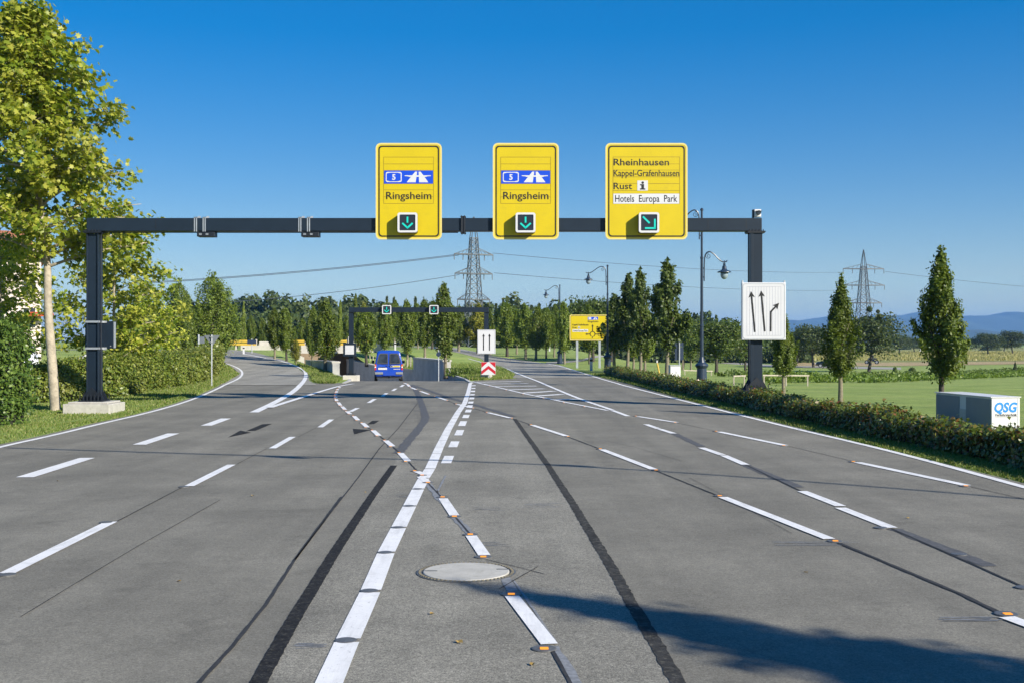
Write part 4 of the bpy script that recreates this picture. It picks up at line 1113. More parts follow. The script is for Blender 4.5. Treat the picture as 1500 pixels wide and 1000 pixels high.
# ================================================================ street lamps
def crook(s, z0, z1, reach):
    """curve of the arm in the xz plane; s = -1 left, +1 right"""
    prof = [(0.10, None), (0.10, .55), (0.13, -.22), (0.26, -.03), (0.46, .02), (0.72, -.12), (0.98, -.36), (1.22, -.52), (1.42, -.54), (reach, -.46)]
    out = []
    for x, q in prof:
        z = z0 if q is None else z0 + (z1-z0)*.55 if q == .55 else z1 + q*.8
        out.append((s * (0.10 + (x - .10) * ARM[0]), 0, z))
    return out
def sm3(pts, it=2):
    pts = [Vector(p) for p in pts]
    for _ in range(it):
        q = [pts[0]]
        for a, b in zip(pts[:-1], pts[1:]): q += [a*.75 + b*.25, a*.25 + b*.75]
        q.append(pts[-1]); pts = q
    return pts
ARM = [1.0]
AK = .9
def lamp_arm(parent, s, z1, reach=.9):
    ARM[0] = reach
    a = MB(); a.tube(sm3(crook(s, z1 - 1.35*AK, z1, 1.55)), .026, 8)
    sp = [(s*(.10 + .26*reach) + .14*s*math.cos(t)*(1 - t/14), 0, z1 - .18 + .14*math.sin(t)*(1 - t/14)) for t in np.linspace(1.4, 11, 26)]
    a.tube(sp, .013, 6)
    for zz in (z1 - 1.05, z1 - .68): a.bar((0, 0, zz), (0.12*s, 0, zz), .05)
    arm = a.build('arm', M['lamp_iron'], parent)
    x = s*(.10 + 1.26*reach); q = .86; zt_ = z1 - .40
    P = lambda prof: [(r*q, zt_ + z*q) for r, z in prof]
    h = MB(); h.tube([(x, 0, zt_ + .04), (x, 0, zt_ - .10)], .02, 8)
    h.lathe(P([(.03, -.08), (.07, -.12), (.05, -.18), (.10, -.24), (.11, -.36), (.16, -.42), (.33, -.50), (.34, -.53), (.15, -.52)]), 18, (x, 0, 0))
    h.build('lamp_shade', M['lamp_iron'], arm)
    g = MB(); g.lathe(P([(.17, -.53), (.19, -.62), (.175, -.72), (.13, -.80), (.06, -.85), (.01, -.86)]), 18, (x, 0, 0))
    smooth(g.build('lamp_globe', M['bulb'], arm))
def street_lamp(loc, H, arms, label, rz=0):
    o = empty('street_lamp', loc, rz, label, 'street lamp', 'ornate street lamps along the right road')
    p = MB(); p.lathe([(.075, 1.3), (.072, 2.6), (.085, 2.62), (.085, 2.68), (.065, 2.7), (.055, H*.72), (.068, H*.722), (.068, H*.73), (.048, H*.735), (.045, H - .12), (.07, H - .1), (.07, H - .05), (.03, H)], 14)
    p.build('pole', M['lamp_iron'], o)
    b = MB(); b.lathe([(.26, -.3), (.26, .12), (.23, .16), (.20, .9), (.25, .95), (.28, 1.02), (.25, 1.08), (.15, 1.14), (.11, 1.28), (.09, 1.36)], 16)
    b.build('pedestal', M['lamp_iron'], o)
    for q in arms: lamp_arm(o, *q)
    return o
x, _ = px2(1028, 0, 46.6); zg = Tz(x, 46.6); Ht = px2(0, 305, 46.6)[1] - zg
street_lamp((x, 46.6, zg), Ht, ((1, px2(0, 369, 46.6)[1] - zg, .66), (-1, px2(0, 308, 46.6)[1] - zg, .66)), 'dark blue ornate street lamp with two arms behind the low hedge')
x, _ = px2(890, 0, 72.6); zg = Tz(x, 72.6); Ht = px2(0, 388, 72.6)[1] - zg
street_lamp((x, 72.6, zg), Ht, ((-1, px2(0, 390.5, 72.6)[1] - zg),), 'dark blue ornate street lamp beside the yellow direction board')
x, _ = px2(820, 0, 101); zg = Tz(x, 101); Ht = px2(0, 417, 101)[1] - zg
street_lamp((x, 101, zg), Ht, ((-1, px2(0, 418.5, 101)[1] - zg),), 'dark blue ornate street lamp farthest along the right road')

# ================================================================ cabinets, small signs, rails
c0 = (10.05, 23.6); zg = Tz(10.3, 24.6); Lc, Wc = 2.36, 0.63; H = 0.83 - zg
o = empty('equipment_cabinet', (c0[0], c0[1], zg), R(6.9), 'long grey and white equipment cabinet with blue lettering behind the right hedge', 'cabinet')
# local frame: origin at the near corner, y along the long side, x along the end
bevel(MB().box(0, Wc, 0, Lc, -.3, H).build('housing', M['cab_white'], o), .008)
dr = MB().box(-.012, 0.001, .03, 1.02, -.2, H - .035).box(-.012, 0.001, 1.30, Lc - .02, -.2, H - .035)
bevel(dr.build('side_panel', M['cab_grey'], o), .004)
MB().box(-.010, 0.001, 1.025, 1.295, -.2, H - .30).build('centre_panel', M['alu'], o)
bevel(MB().box(-.03, Wc + .02, -.02, 1.14, H, H + .018).box(-.03, Wc + .02, 1.15, Lc + .02, H, H + .018).build('lid', M['cab_white'], o), .004)
t = MB(); t.add(*text_me('QSG', .06, Wc - .06, H - .30, H - .11, -.003, bold=.035, shear=.2)); t.build('logo_lettering', M['logo_blue'], o)
t = MB(); t.add(*text_me('Verkehrstechnik', .07, Wc - .07, H - .385, H - .335, -.003, bold=.01)); t.box(.07, Wc - .07, -.004, -.001, H - .405, H - .398); t.build('small_lettering', M['sign_black'], o)
MB().box(Wc - .05, Wc - .04, -.004, .001, -.2, H - .02).build('edge_trim', M['alu'], o)

# white junction cabinet and the dark panel sign in front of lamp
p = at(988, 556)
o = empty('junction_cabinet', p, R(8), 'small plain white cabinet on the lawn left of the nearest street lamp', 'cabinet')
k = p.y / F
bevel(MB().box(-7.6*k, 7.6*k, -.2, .2, -.1, px2(0, 535.5, p.y)[1] - p.z).build('housing', M['cab_white'], o), .01)
bevel(MB().box(-7.6*k - .03, 7.6*k + .03, -.23, .23, px2(0, 535.5, p.y)[1] - p.z, px2(0, 535.5, p.y)[1] - p.z + .04).build('lid', M['alu'], o), .005)
MB().box(-.01, .01, -.206, -.2, 0, .5).box(.04, .07, -.215, -.2, .35, .45).build('door_seam', M['grid'], o)
p = at(995, 553)
o = empty('panel_sign', p, 0, 'dark blue back of an upright sign panel on a grey post among the lawn trees', 'road sign')
k = p.y / F; z0_ = px2(0, 527, p.y)[1] - p.z; z1_ = px2(0, 501.5, p.y)[1] - p.z
bevel(MB().box(-6.2*k, 6.2*k, .04, .07, z0_, z1_).build('panel', M['sign_back_blue'], o), .005)
MB().tube([(0, 0, -.3), (0, 0, z1_ + .03)], .04, 10).build('post', M['galv'], o)
p = at(964, 547)
o = empty('yellow_marker_post', p, 0, 'slim yellow gas marker post on the lawn beside the hedge', 'marker post')
q = MB(); q.tube([(.12, 0, -.2), (-.08, 0, px2(0, 528, p.y)[1] - p.z)], .05, 8); q.build('post', M['rail_yellow'], o)
MB().box(-.11, -.02, -.06, .0, px2(0, 531, p.y)[1] - p.z, px2(0, 527.5, p.y)[1] - p.z).build('cap', M['sign_white'], o)

def low_rail(pa, pb, h, label, posts):
    a = at(*pa); b = at(*pb)
    o = empty('low_rail', a, 0, label, 'rail', 'low pale rails on the lawn')
    d = b - a
    MB().bar((0, 0, h), (d.x, d.y, d.z + h), .05, .06).build('rail', M['wood_pale'], o)
    for t in posts:
        q = d * t; MB().bar((q.x, q.y, q.z - .2), (q.x, q.y, q.z + h - .02), .055).build('post', M['wood_pale'], o)
low_rail((1117, 565), (1185, 565), .5, 'low pale wooden rail on the lawn right of the gantry post', (0.03, .5, .97))
low_rail((1001, 549), (1044, 550), .3, 'low pale wooden rail on the lawn behind the lamp pedestal', (0.05, .95))
o = low_rail((1074, 567), (1092, 566), .5, 'short red-tipped wooden rail left of the gantry post', (0.05, .9))

def marker_post(px, py, top, label):
    p = at(px, py); h = px2(0, top, p.y)[1] - p.z
    o = empty('marker_post', p, 0, label, 'marker post', 'white roadside marker posts')
    w = min(.16, max(.08, h * .11))
    q = MB(); q.prism_xy([(-w, -.04), (w, -.04), (w*.6, .08), (-w*.6, .08)], -.2, h * .96); q.prism_xy([(-w*.9, -.03), (w*.9, -.03), (w*.5, .07), (-w*.5, .07)], h * .96, h)
    bevel(q.build('post', M['sign_white'], o), .01)
    MB().prism_xy([(-w*1.05, -.046), (w*1.05, -.046), (w*.65, .084), (-w*.65, .084)], h*.70, h*.86).build('black_band', M['sign_black'], o)
marker_post(579, 513, 501, 'white marker post on the grass at the far bend above the van')
marker_post(637, 511, 496, 'white marker post beside the far road left of the tall hornbeam')
marker_post(357, 518.5, 507, 'white marker post on the grass at the left road bend')
marker_post(866, 542.5, 523, 'white marker post with black band under the yellow direction board')
marker_post(805, 514, 504, 'white marker post on the far verge behind the trees')
marker_post(1248, 514, 507, 'tiny white marker post in the dry meadow behind the fruit trees')
marker_post(1348, 516, 508, 'tiny white marker post in the dry meadow left of the big hornbeam')

# yield sign seen from behind, and the grey post beside it
p = at(310, 566)
o = empty('yield_sign', p, 0, 'back of a triangular yield sign on a thin grey post by the left hedge', 'road sign')
zz = px2(0, 491, p.y)[1] - p.z; k = p.y / F
MB().tube([(0, 0, -.2), (0, 0, zz + .02)], .032, 10).build('post', M['galv'], o)
bevel(MB().prism_xz([(0, zz - .50), (.36, zz), (-.36, zz)], .035, .05).build('panel', M['sign_back'], o), .006)
MB().box(-.05, .05, -.045, .04, zz - .1, zz - .05).box(-.05, .05, -.045, .04, zz - .34, zz - .29).build('clamp', M['galv'], o)
p = at(291, 549)
o = empty('sign_post', p, 0, 'bare grey post standing behind the left hedge beside the yield sign', 'post')
MB().tube([(0, 0, -.2), (0, 0, px2(0, 490, p.y)[1] - p.z)], .05, 10).build('pole', M['galv'], o)
MB().box(.03, .34, -.02, .01, px2(0, 503, p.y)[1] - p.z, px2(0, 493, p.y)[1] - p.z).build('panel', M['sign_back'], o)
for i, (px, top) in enumerate(((241, 513), (252, 512), (264, 516), (279, 512), (316, 509))):
    p = at(px, 548); h = px2(0, top, p.y)[1] - p.z
    tag(MB().tube([(0, 0, -.2), (0.03, 0, h)], [.09, .075], 8).build('wooden_stake', M['bark'], None, p), 'weathered wooden stake standing behind the left hedge', 'stake', 'wooden stakes behind the left hedge')

# ================================================================ underpass walls and bridge
def wall_strip(name, dd, edge, side, th, zt_f, zb_f, mat, label, cat='wall', cap=True):
    """a wall that follows the ramp's edge; side -1 left / +1 right"""
    o = empty(name, (0, 0, 0), 0, label, cat)
    V = []; Fc = []
    for d in dd:
        e = float(edge(d)); e2 = e + side * th
        for x, z in ((e, zb_f(d)), (e, zt_f(d)), (e2, zt_f(d)), (e2, zb_f(d))): V.append((x, d, z))
    n = len(dd)
    for i in range(n - 1):
        for k in range(4):
            q = (k + 1) % 4; Fc.append((i*4 + k, i*4 + q, (i+1)*4 + q, (i+1)*4 + k))
    Fc += [(0, 1, 2, 3), ((n-1)*4 + 3, (n-1)*4 + 2, (n-1)*4 + 1, (n-1)*4)]
    MB().add(V, Fc).build('wall_body', mat, o)
    if cap:
        V = []; Fc = []
        for d in dd:
            e = float(edge(d)) - side * .05; e2 = float(edge(d)) + side * (th + .05)
            for x, z in ((e, zt_f(d) + .003), (e, zt_f(d) + .11), (e2, zt_f(d) + .11), (e2, zt_f(d) + .003)): V.append((x, d, z))
        for i in range(n - 1):
            for k in range(4):
                q = (k + 1) % 4; Fc.append((i*4 + k, i*4 + q, (i+1)*4 + q, (i+1)*4 + k))
        Fc += [(0, 1, 2, 3), ((n-1)*4 + 3, (n-1)*4 + 2, (n-1)*4 + 1, (n-1)*4)]
        MB().add(V, Fc).build('coping', M['concrete_white'], o)
    return o
A_ = np.arange
wall_strip('retaining_wall', list(A_(67.5, 89, 1.0)), ramp_l, -1, .42, lambda d: .72 - .012*(d - 67), lambda d: -3.5, M['concrete_wall'], 'grey retaining wall along the left side of the ramp with a bright end face')
wall_strip('retaining_wall', list(A_(89.05, 106, 1.0)), ramp_l, -1, .3, lambda d: -.05 + .04*(d - 89), lambda d: -5.5, M['concrete_wall'], 'low far retaining wall left of the ramp under the picket fence', cap=False)
wall_strip('retaining_wall', list(A_(70, 81.1, 1.0)), ramp_r, 1, .45, lambda d: .76, lambda d: -3.2, M['concrete_wall'], 'high grey retaining wall right of the ramp with a bright end face')
wall_strip('retaining_wall', list(A_(81.05, 108, 1.0)), ramp_r, 1, .40, lambda d: -.12 + .03*np.clip(d - 95, 0, 20), lambda d: -5.5, M['concrete_wall'], 'long lower retaining wall right of the ramp running to the bridge')
wall_strip('kerb_wall', [54.2] + list(A_(55, 67.6, 1.0)), ramp_l, -1, .15, lambda d: .03, lambda d: -2.5, M['concrete_wall'], 'low concrete kerb wall along the left edge of the ramp mouth', cap=False)
wall_strip('kerb_wall', [54.2] + list(A_(55, 70.1, 1.0)), ramp_r, 1, .15, lambda d: .03, lambda d: -2.5, M['concrete_wall'], 'low concrete kerb wall along the right edge of the ramp mouth', cap=False)
BR0, BR1 = 106.0, 113.0
br = empty('bridge', (-18, 106, 0), 0, 'pale concrete bridge carrying the side road over the underpass', 'bridge')
def bpart(nm, mb, m): return mb.build(nm, m, br, (18, -106, 0))
bpart('deck', MB().box(-25.5, -12.9, BR0, BR1, .95, 1.42), M['concrete_white'])
bpart('parapet', MB().box(-25.5, -12.9, BR0 - .12, BR0 + .25, .90, 1.62), M['concrete_white'])
bpart('parapet', MB().box(-25.5, -12.9, BR1 - .25, BR1 + .12, .90, 1.62), M['concrete_white'])
bpart('abutment', MB().box(-24.6, -21.2, BR0 + .3, BR1 - .3, -6, .948), M['tan_wall'])
bpart('abutment', MB().box(-15.35, -13.0, BR0 + .3, BR1 - .3, -6, .948), M['tan_wall'])
bpart('back_wall', MB().box(-27, -13.5, BR1 + 3.2, BR1 + 3.6, -6, 1.0), M['tan_wall'])
bpart('wing_wall', MB().prism_xz([(-24.1, -.4), (-21.9, -.4), (-21.9, .94), (-23.0, 1.1), (-24.1, .9)], BR0 - 1.6, BR0 - .2), M['concrete_white'])
bpart('wing_wall', MB().prism_xz([(-13.6, -.2), (-12.2, -.2), (-13.0, 1.3), (-13.6, 1.4)], BR0 - .9, BR0 - .2), M['concrete_white'])
bpart('side_block', MB().box(-13.0, -12.2, BR0 - .6, BR0 + .4, .75, 1.75), M['concrete_white'])
# yellow plank railings and white blocks on the bridge
def plank_railing(x0, x1, label, post_col='concrete_white'):
    o = empty('plank_railing', (x0, BR0 + .5, 1.2), 0, label, 'railing', 'yellow plank railings on the bridge')
    n = max(2, int((x1 - x0) / 1.9) + 1)
    for zz in (.42, .72):
        MB().box(0, x1 - x0, -.05, .0, zz, zz + .22).build('plank', M['rail_yellow'], o)
    for k in range(n):
        q = (x1 - x0) * k / (n - 1)
        MB().box(q - .07, q + .07, .003, .14, -.1, 1.0).build('post', M['concrete_white'], o)
plank_railing(-28.0, -24.2, 'yellow plank railing at the left end of the bridge above the hedge')
plank_railing(-22.8, -19.6, 'yellow plank railing on the bridge between the two hornbeam pairs')
plank_railing(-18.6, -15.6, 'yellow plank railing on the bridge left of the small gantry')
plank_railing(-14.7, -12.9, 'short yellow plank railing on the bridge right of the small gantry post')
for (x0, x1, h, lab) in ((-23.9, -22.9, .80, 'white concrete block on the bridge between two yellow railings'), (-15.5, -14.85, 1.25, 'tall white concrete block on the bridge beside the small gantry post'), (-19.4, -18.8, .7, 'white concrete block on the bridge behind the hornbeams')):
    tag(bevel(MB().box(x0, x1, BR0 + .35, BR0 + .95, 1.15, 1.2 + h).build('concrete_block', M['concrete_white']), .05), lab, 'concrete block', 'white blocks on the bridge')
p = at(369, 517)
o = empty('panel_sign', p, 0, 'small dark blue sign panel on a post at the far left road bend', 'road sign')
MB().tube([(0, 0, -.2), (0, 0, 1.2)], .04, 8).build('post', M['galv'], o)
MB().box(-.38, .38, -.06, -.04, .75, 1.1).build('panel', M['sign_back_blue'], o)
# picket fence left of the ramp, stakes right of it
o = empty('picket_fence', (-16, 95, 0), 0, 'row of short white pickets along the left ramp edge before the bridge', 'fence')
for d in np.arange(90.5, 104.5, 1.15):
    x = float(ramp_l(d)) - .35; z = max(-.05 + .04*(d - 89), Tz(x - .3, d))
    MB().box(x + 16 - .10, x + 16 + .10, d - 95 - .06, d - 95 + .06, -.4, z + .75).build('picket', M['concrete_white'], o)
o = MB()
o = empty('stake_row', (-11, 92, 0), 0, 'row of thin pale stakes on the grass slope behind the van', 'stakes')
for d in np.arange(80.5, 104, 1.25):
    x = float(ramp_r(d)) + .75; z = Tz(x, d)
    MB().tube([(x + 11, d - 92, -.3), (x + 11 + rr.uniform(-.05, .05), d - 92, z + rr.uniform(.6, .95))], .045, 6).build('stake', M['wood_pale'], o)

# ================================================================ vehicles
def loft(rings, close=True):
    n = len(rings[0]); mb = MB(); V = []; Fc = []
    for r in rings: V += r
    for i in range(len(rings) - 1):
        for k in range(n):
            q = (k + 1) % n; Fc.append((i*n + k, i*n + q, (i+1)*n + q, (i+1)*n + k))
    Fc.append(tuple(range(n - 1, -1, -1))); Fc.append(tuple(range((len(rings)-1)*n, len(rings)*n)))
    return mb.add(V, Fc)
def car_ring(y, hw, hr, zb, zbelt, zr, tilt=0.0):
    half = [(hw*.88, zb), (hw*.99, zb + .12), (hw, zbelt*.62 + zb*.38), (hw*.985, zbelt), (hr + (hw - hr)*.22, zbelt + (zr - zbelt)*.62), (hr, zr - .10), (hr - .10, zr - .025), (hr*.45, zr)]
    pts = half + [(-x, z) for x, z in reversed(half)]
    return [(x, y + tilt * max(0, z - zbelt), z) for x, z in pts]
def wheel(parent, x, y, r, w, side):
    t = MB(); t.tube([(x - w/2, y, r), (x - w/2 + .02, y, r), (x + w/2 - .02, y, r), (x + w/2, y, r)], [r*.93, r, r, r*.93], 20)
    ty = t.build('wheel', M['rubber'], parent)
    q = MB(); xs = x + side * (w/2 + .004)
    q.tube([(xs - side*.02, y, r), (xs, y, r)], [r*.62, r*.58], 16)
    for k in range(5):
        a = 2*math.pi*k/5; q.tube([(xs, y + r*.34*math.cos(a), r + r*.34*math.sin(a)), (xs + side*.01, y + r*.34*math.cos(a), r + r*.34*math.sin(a))], r*.12, 8)
    q.build('rim', M['alu'], ty)

def blue_van(loc, rz):
    o = empty('delivery_van', loc, rz, 'blue small delivery van seen from behind driving down the ramp', 'van')
    rings = [car_ring(.0, .80, .64, .36, 1.02, 1.80, .16), car_ring(.06, .83, .67, .34, 1.02, 1.83, .14), car_ring(.9, .83, .69, .30, 1.02, 1.86), car_ring(2.1, .83, .68, .30, 1.02, 1.84), car_ring(2.55, .83, .64, .30, 1.02, 1.72),
             car_ring(3.1, .82, .62, .30, 1.0, 1.14), car_ring(3.75, .78, .6, .32, .84, .92), car_ring(3.98, .66, .5, .36, .66, .72)]
    smooth(bevel(loft(rings).build('body', M['van_blue'], o), .03))
    def rear(pts, y0=-.012, th=.016):     # panel on the tilted rear face
        vs = []
        for dy in (0, th):
            for x, z in pts: vs.append((x, .16 * max(0, z - 1.02) + y0 + dy, z))
        n = len(pts); return vs, [tuple(range(n)), tuple(range(2*n - 1, n - 1, -1))] + [(i, i + n, (i+1) % n + n, (i+1) % n) for i in range(n)]
    for s in (-1, 1):
        w = [(s*x, z) for x, z in ((.09, 1.12), (.09, 1.60), (.14, 1.64), (.46, 1.64), (.53, 1.58), (.63, 1.16), (.58, 1.12))]
        f = [(s*x, z) for x, z in ((.05, 1.07), (.05, 1.65), (.11, 1.69), (.49, 1.69), (.58, 1.61), (.69, 1.13), (.63, 1.07))]
        dpan = MB(); dpan.add(*rear([(s*.012, .56), (s*.012, 1.73), (s*.5, 1.72), (s*.60, 1.64), (s*.72, 1.12), (s*.73, .56)], -.008)); d = dpan.build('rear_door', M['van_blue'], o); bevel(d, .004)
        g = MB(); g.add(*rear(f, -.011)); g.build('window_seal', M['plastic'], d)
        g = MB(); g.add(*rear(w, -.016)); g.build('window', M['glass'], d)
        hd = MB().box(s*.05, s*.14, -.03, -.008, .96, 1.0) if s > 0 else MB().box(-.14, -.05, -.03, -.008, .96, 1.0); hd.build('handle', M['plastic'], d)
        tl = MB(); tl.add(*rear([(s*.735, .72), (s*.735, 1.06), (s*.815, 1.06), (s*.82, .72)], -.02, .08)); l = tl.build('tail_light', M['lens_red'], o)
        tl = MB(); tl.add(*rear([(s*.74, .86), (s*.74, .92), (s*.818, .92), (s*.82, .86)], -.026, .02)); tl.build('reverse_lens', M['lens_clear'], l)
        tl = MB(); tl.add(*rear([(s*.74, .93), (s*.74, 1.0), (s*.818, 1.0), (s*.82, .93)], -.026, .02)); tl.build('indicator_lens', M['lens_orange'], l)
        sd = MB(); sd.box(s*.815 - .012, s*.815 + .012, .5, 1.35, 1.1, 1.15); 
        mi = MB().box(min(s*.84, s*1.0), max(s*.84, s*1.0), 2.5, 2.62, 1.05, 1.24); bevel(mi.build('mirror', M['plastic'], o), .03)
        side = MB(); V = []
        for y in (1.55, 2.45):
            for z in (1.08, 1.5): V.append((s*(.84 - .16*(z - 1.02)*.9 + .0), y - (.18 if (y > 2 and z > 1.3) else 0), z))
        side.add(V, [(0, 2, 3, 1)]); side.build('side_window', M['glass'], o)
    for x in (-.74, .74):
        for y in (.62, 3.25): wheel(o, x, y, .30, .18, 1 if x > 0 else -1)
    bevel(MB().box(-.82, -.34, -.07, .12, .46, .60).box(.40, .82, -.07, .12, .46, .60).build('bumper', M['bumper'], o), .025)
    MB().box(-.34, .40, -.05, .1, .40, .58).build('bumper_centre', M['van_blue'], o)
    MB().box(-.70, .70, .12, 3.4, .22, .34).tube([(.1, -.02, .34), (.1, .3, .34)], .03, 8).build('underbody', M['plastic'], o)
    MB().box(-.62, -.10, -.022, -.006, .74, .85).build('number_plate', M['sign_white'], o)
    MB().box(-.55, -.2, -.03, -.006, .87, .9).build('plate_lamp', M['plastic'], o)
    MB().box(.10, .66, -.014, -.006, .885, .985).build('white_strip', M['sign_white'], o)
    MB().box(.26, .64, -.018, -.008, .90, .97).build('yellow_strip', M['yellow'], o)
    MB().box(.12, .23, -.018, -.008, .905, .965).build('dark_mark', M['sign_black'], o)
    MB().box(.27, .66, -.014, -.006, .755, .785).build('lower_strip', M['sign_white'], o)
    return o
blue_van((px2(569.5, 0, 66)[0], 66.0, float(ramp_z(66)) + .03), R(7))

def small_car(name, loc, rz, mat, label, cat='car', tall=1.42, long=4.1, group=None):
    o = empty(name, loc, rz, label, cat, group)
    b = tall / 1.42
    rings = [car_ring(.0, .70, .52, .40, .78*b, .86*b), car_ring(.12, .80, .6, .32, .88*b, .98*b), car_ring(.55, .84, .56, .28, .90*b, 1.34*b), car_ring(1.3, .85, .58, .28, .90*b, 1.42*b), car_ring(2.1, .85, .57, .28, .90*b, 1.40*b),
             car_ring(2.95, .85, .6, .28, .88*b, .98*b), car_ring(long - .35, .82, .6, .30, .76*b, .84*b), car_ring(long, .68, .5, .38, .60*b, .66*b)]
    smooth(bevel(loft(rings).build('body', mat, o), .03))
    for s in (-1, 1):
        V = [(s*.80, .75, .95*b), (s*.80, 2.6, .95*b), (s*.63, 2.05, 1.33*b), (s*.63, .85, 1.30*b)]
        MB().add([(x + s*.03, y, z) for x, y, z in V], [(0, 1, 2, 3)]).build('side_window', M['glass'], o)
        bevel(MB().box(min(s*.5, s*.78), max(s*.5, s*.78), -.02, .1, .64*b, .78*b).build('tail_light', M['lens_red'], o), .02)
        bevel(MB().box(min(s*.45, s*.74), max(s*.45, s*.74), long - .2, long + .005, .52*b, .66*b).build('headlight', M['lens_clear'], o), .02)
        for y in (.72, long - .8): wheel(o, s*.76, y, .30, .18, s)
    MB().add([(-.6, .16, .97*b), (.6, .16, .97*b), (.5, .52, 1.31*b), (-.5, .52, 1.31*b)], [(0, 1, 2, 3)]).build('rear_window', M['glass'], o)
    MB().add([(-.64, 2.86, 1.02*b), (.64, 2.86, 1.02*b), (.52, 2.16, 1.37*b), (-.52, 2.16, 1.37*b)], [(0, 1, 2, 3)]).build('windscreen', M['glass'], o)
    return o
p = at(1214, 538); small_car('parked_car', (p.x + 2.2, p.y, p.z), R(72), M['car_black'], 'small black car on the far track under the fruit trees')
small_car('parked_van', (-27.3, 62.5, Tz(-27, 62)), R(205), M['car_white'], 'white van partly hidden behind the left plane tree trunk', 'van', tall=1.95)
small_car('parked_car', (-26.6, 58.5, Tz(-27, 58)), R(95), M['car_red'], 'red car low behind the left hedge in front of the white van')
small_car('parked_car', (-21.5, 63.5, Tz(-21, 63)), R(110), M['car_white'], 'white car glimpsed through the leaves right of the control box')

# ================================================================ foliage
def unit(v): return v / np.maximum(np.linalg.norm(v, axis=1, keepdims=True), 1e-9)
def leaves_mesh(name, C, N, size, rs, aspect=.62, fold=.18, shape='diamond'):
    """one small leaf per centre C, facing roughly N"""
    n = len(C)
    N = unit(N); t = unit(np.cross(N, unit(rs.normal(size=(n, 3))))); b = np.cross(N, t)
    s = (size if np.ndim(size) else np.full(n, size))[:, None] * rs.uniform(.7, 1.25, (n, 1))
    if shape == 'diamond':
        P = np.stack([C - t*s*.5, C + b*s*.5*aspect - N*s*fold*.5 - t*s*.05, C + t*s*.5, C - b*s*.5*aspect - N*s*fold*.5 - t*s*.05], 1)
        return fast_mesh(name, P.reshape(-1, 3), np.arange(n*4), 4)
    # lobed leaf: fan of triangles
    ang = np.array([-90, -38, -15, 18, 42, 66, 90, 114, 138, 162, 195, 218]) * math.pi / 180
    rad = np.array([.42, .34, .62, .36, .66, .42, .72, .42, .66, .36, .62, .34])
    k = len(ang)
    P = np.zeros((n, k + 1, 3)); P[:, 0] = C + N * s * .04
    bend = rs.uniform(.0, .35, (n, 1))
    for i in range(k):
        u = math.cos(ang[i]) * rad[i]; v = math.sin(ang[i]) * rad[i]
        P[:, i+1] = C + b*s*u + t*s*v - N*s*bend*(abs(u)**1.5 + .5*abs(v)**2)
    base = (np.arange(n) * (k + 1))[:, None, None]
    tri = np.array([[0, 1 + i, 1 + (i + 1) % k] for i in range(k)])[None]
    return fast_mesh(name, P.reshape(-1, 3), (base + tri).ravel(), 3)

def prof_oval(t): return np.where(t < .42, np.clip(t/.42, 0, 1)**.95, (1 - np.clip((t-.42)/.58, 0, 1)**2.0)**.9) * .96 + .04
def prof_cone(t): return np.where(t < .22, np.clip(t/.22, 0, 1)**.6, (1 - np.clip((t-.22)/.78, 0, 1))**1.05) * .96 + .04
def prof_slim(t): return np.where(t < .2, .5 + 2.5*t, (1 - np.clip((t-.2)/.8, 0, 1)**1.6)) * .95 + .05
def prof_dome(t): return np.where(t < .3, .10 + .90*np.clip(t/.3, 0, 1)**.8, (1 - np.clip((t-.3)/.7, 0, 1)**3.2)**.8) * .97 + .03
def prof_egg(t): return np.where(t < .35, np.clip(t/.35, 0, 1)**.8, (1 - np.clip((t-.35)/.65, 0, 1)**1.5)) * .95 + .05

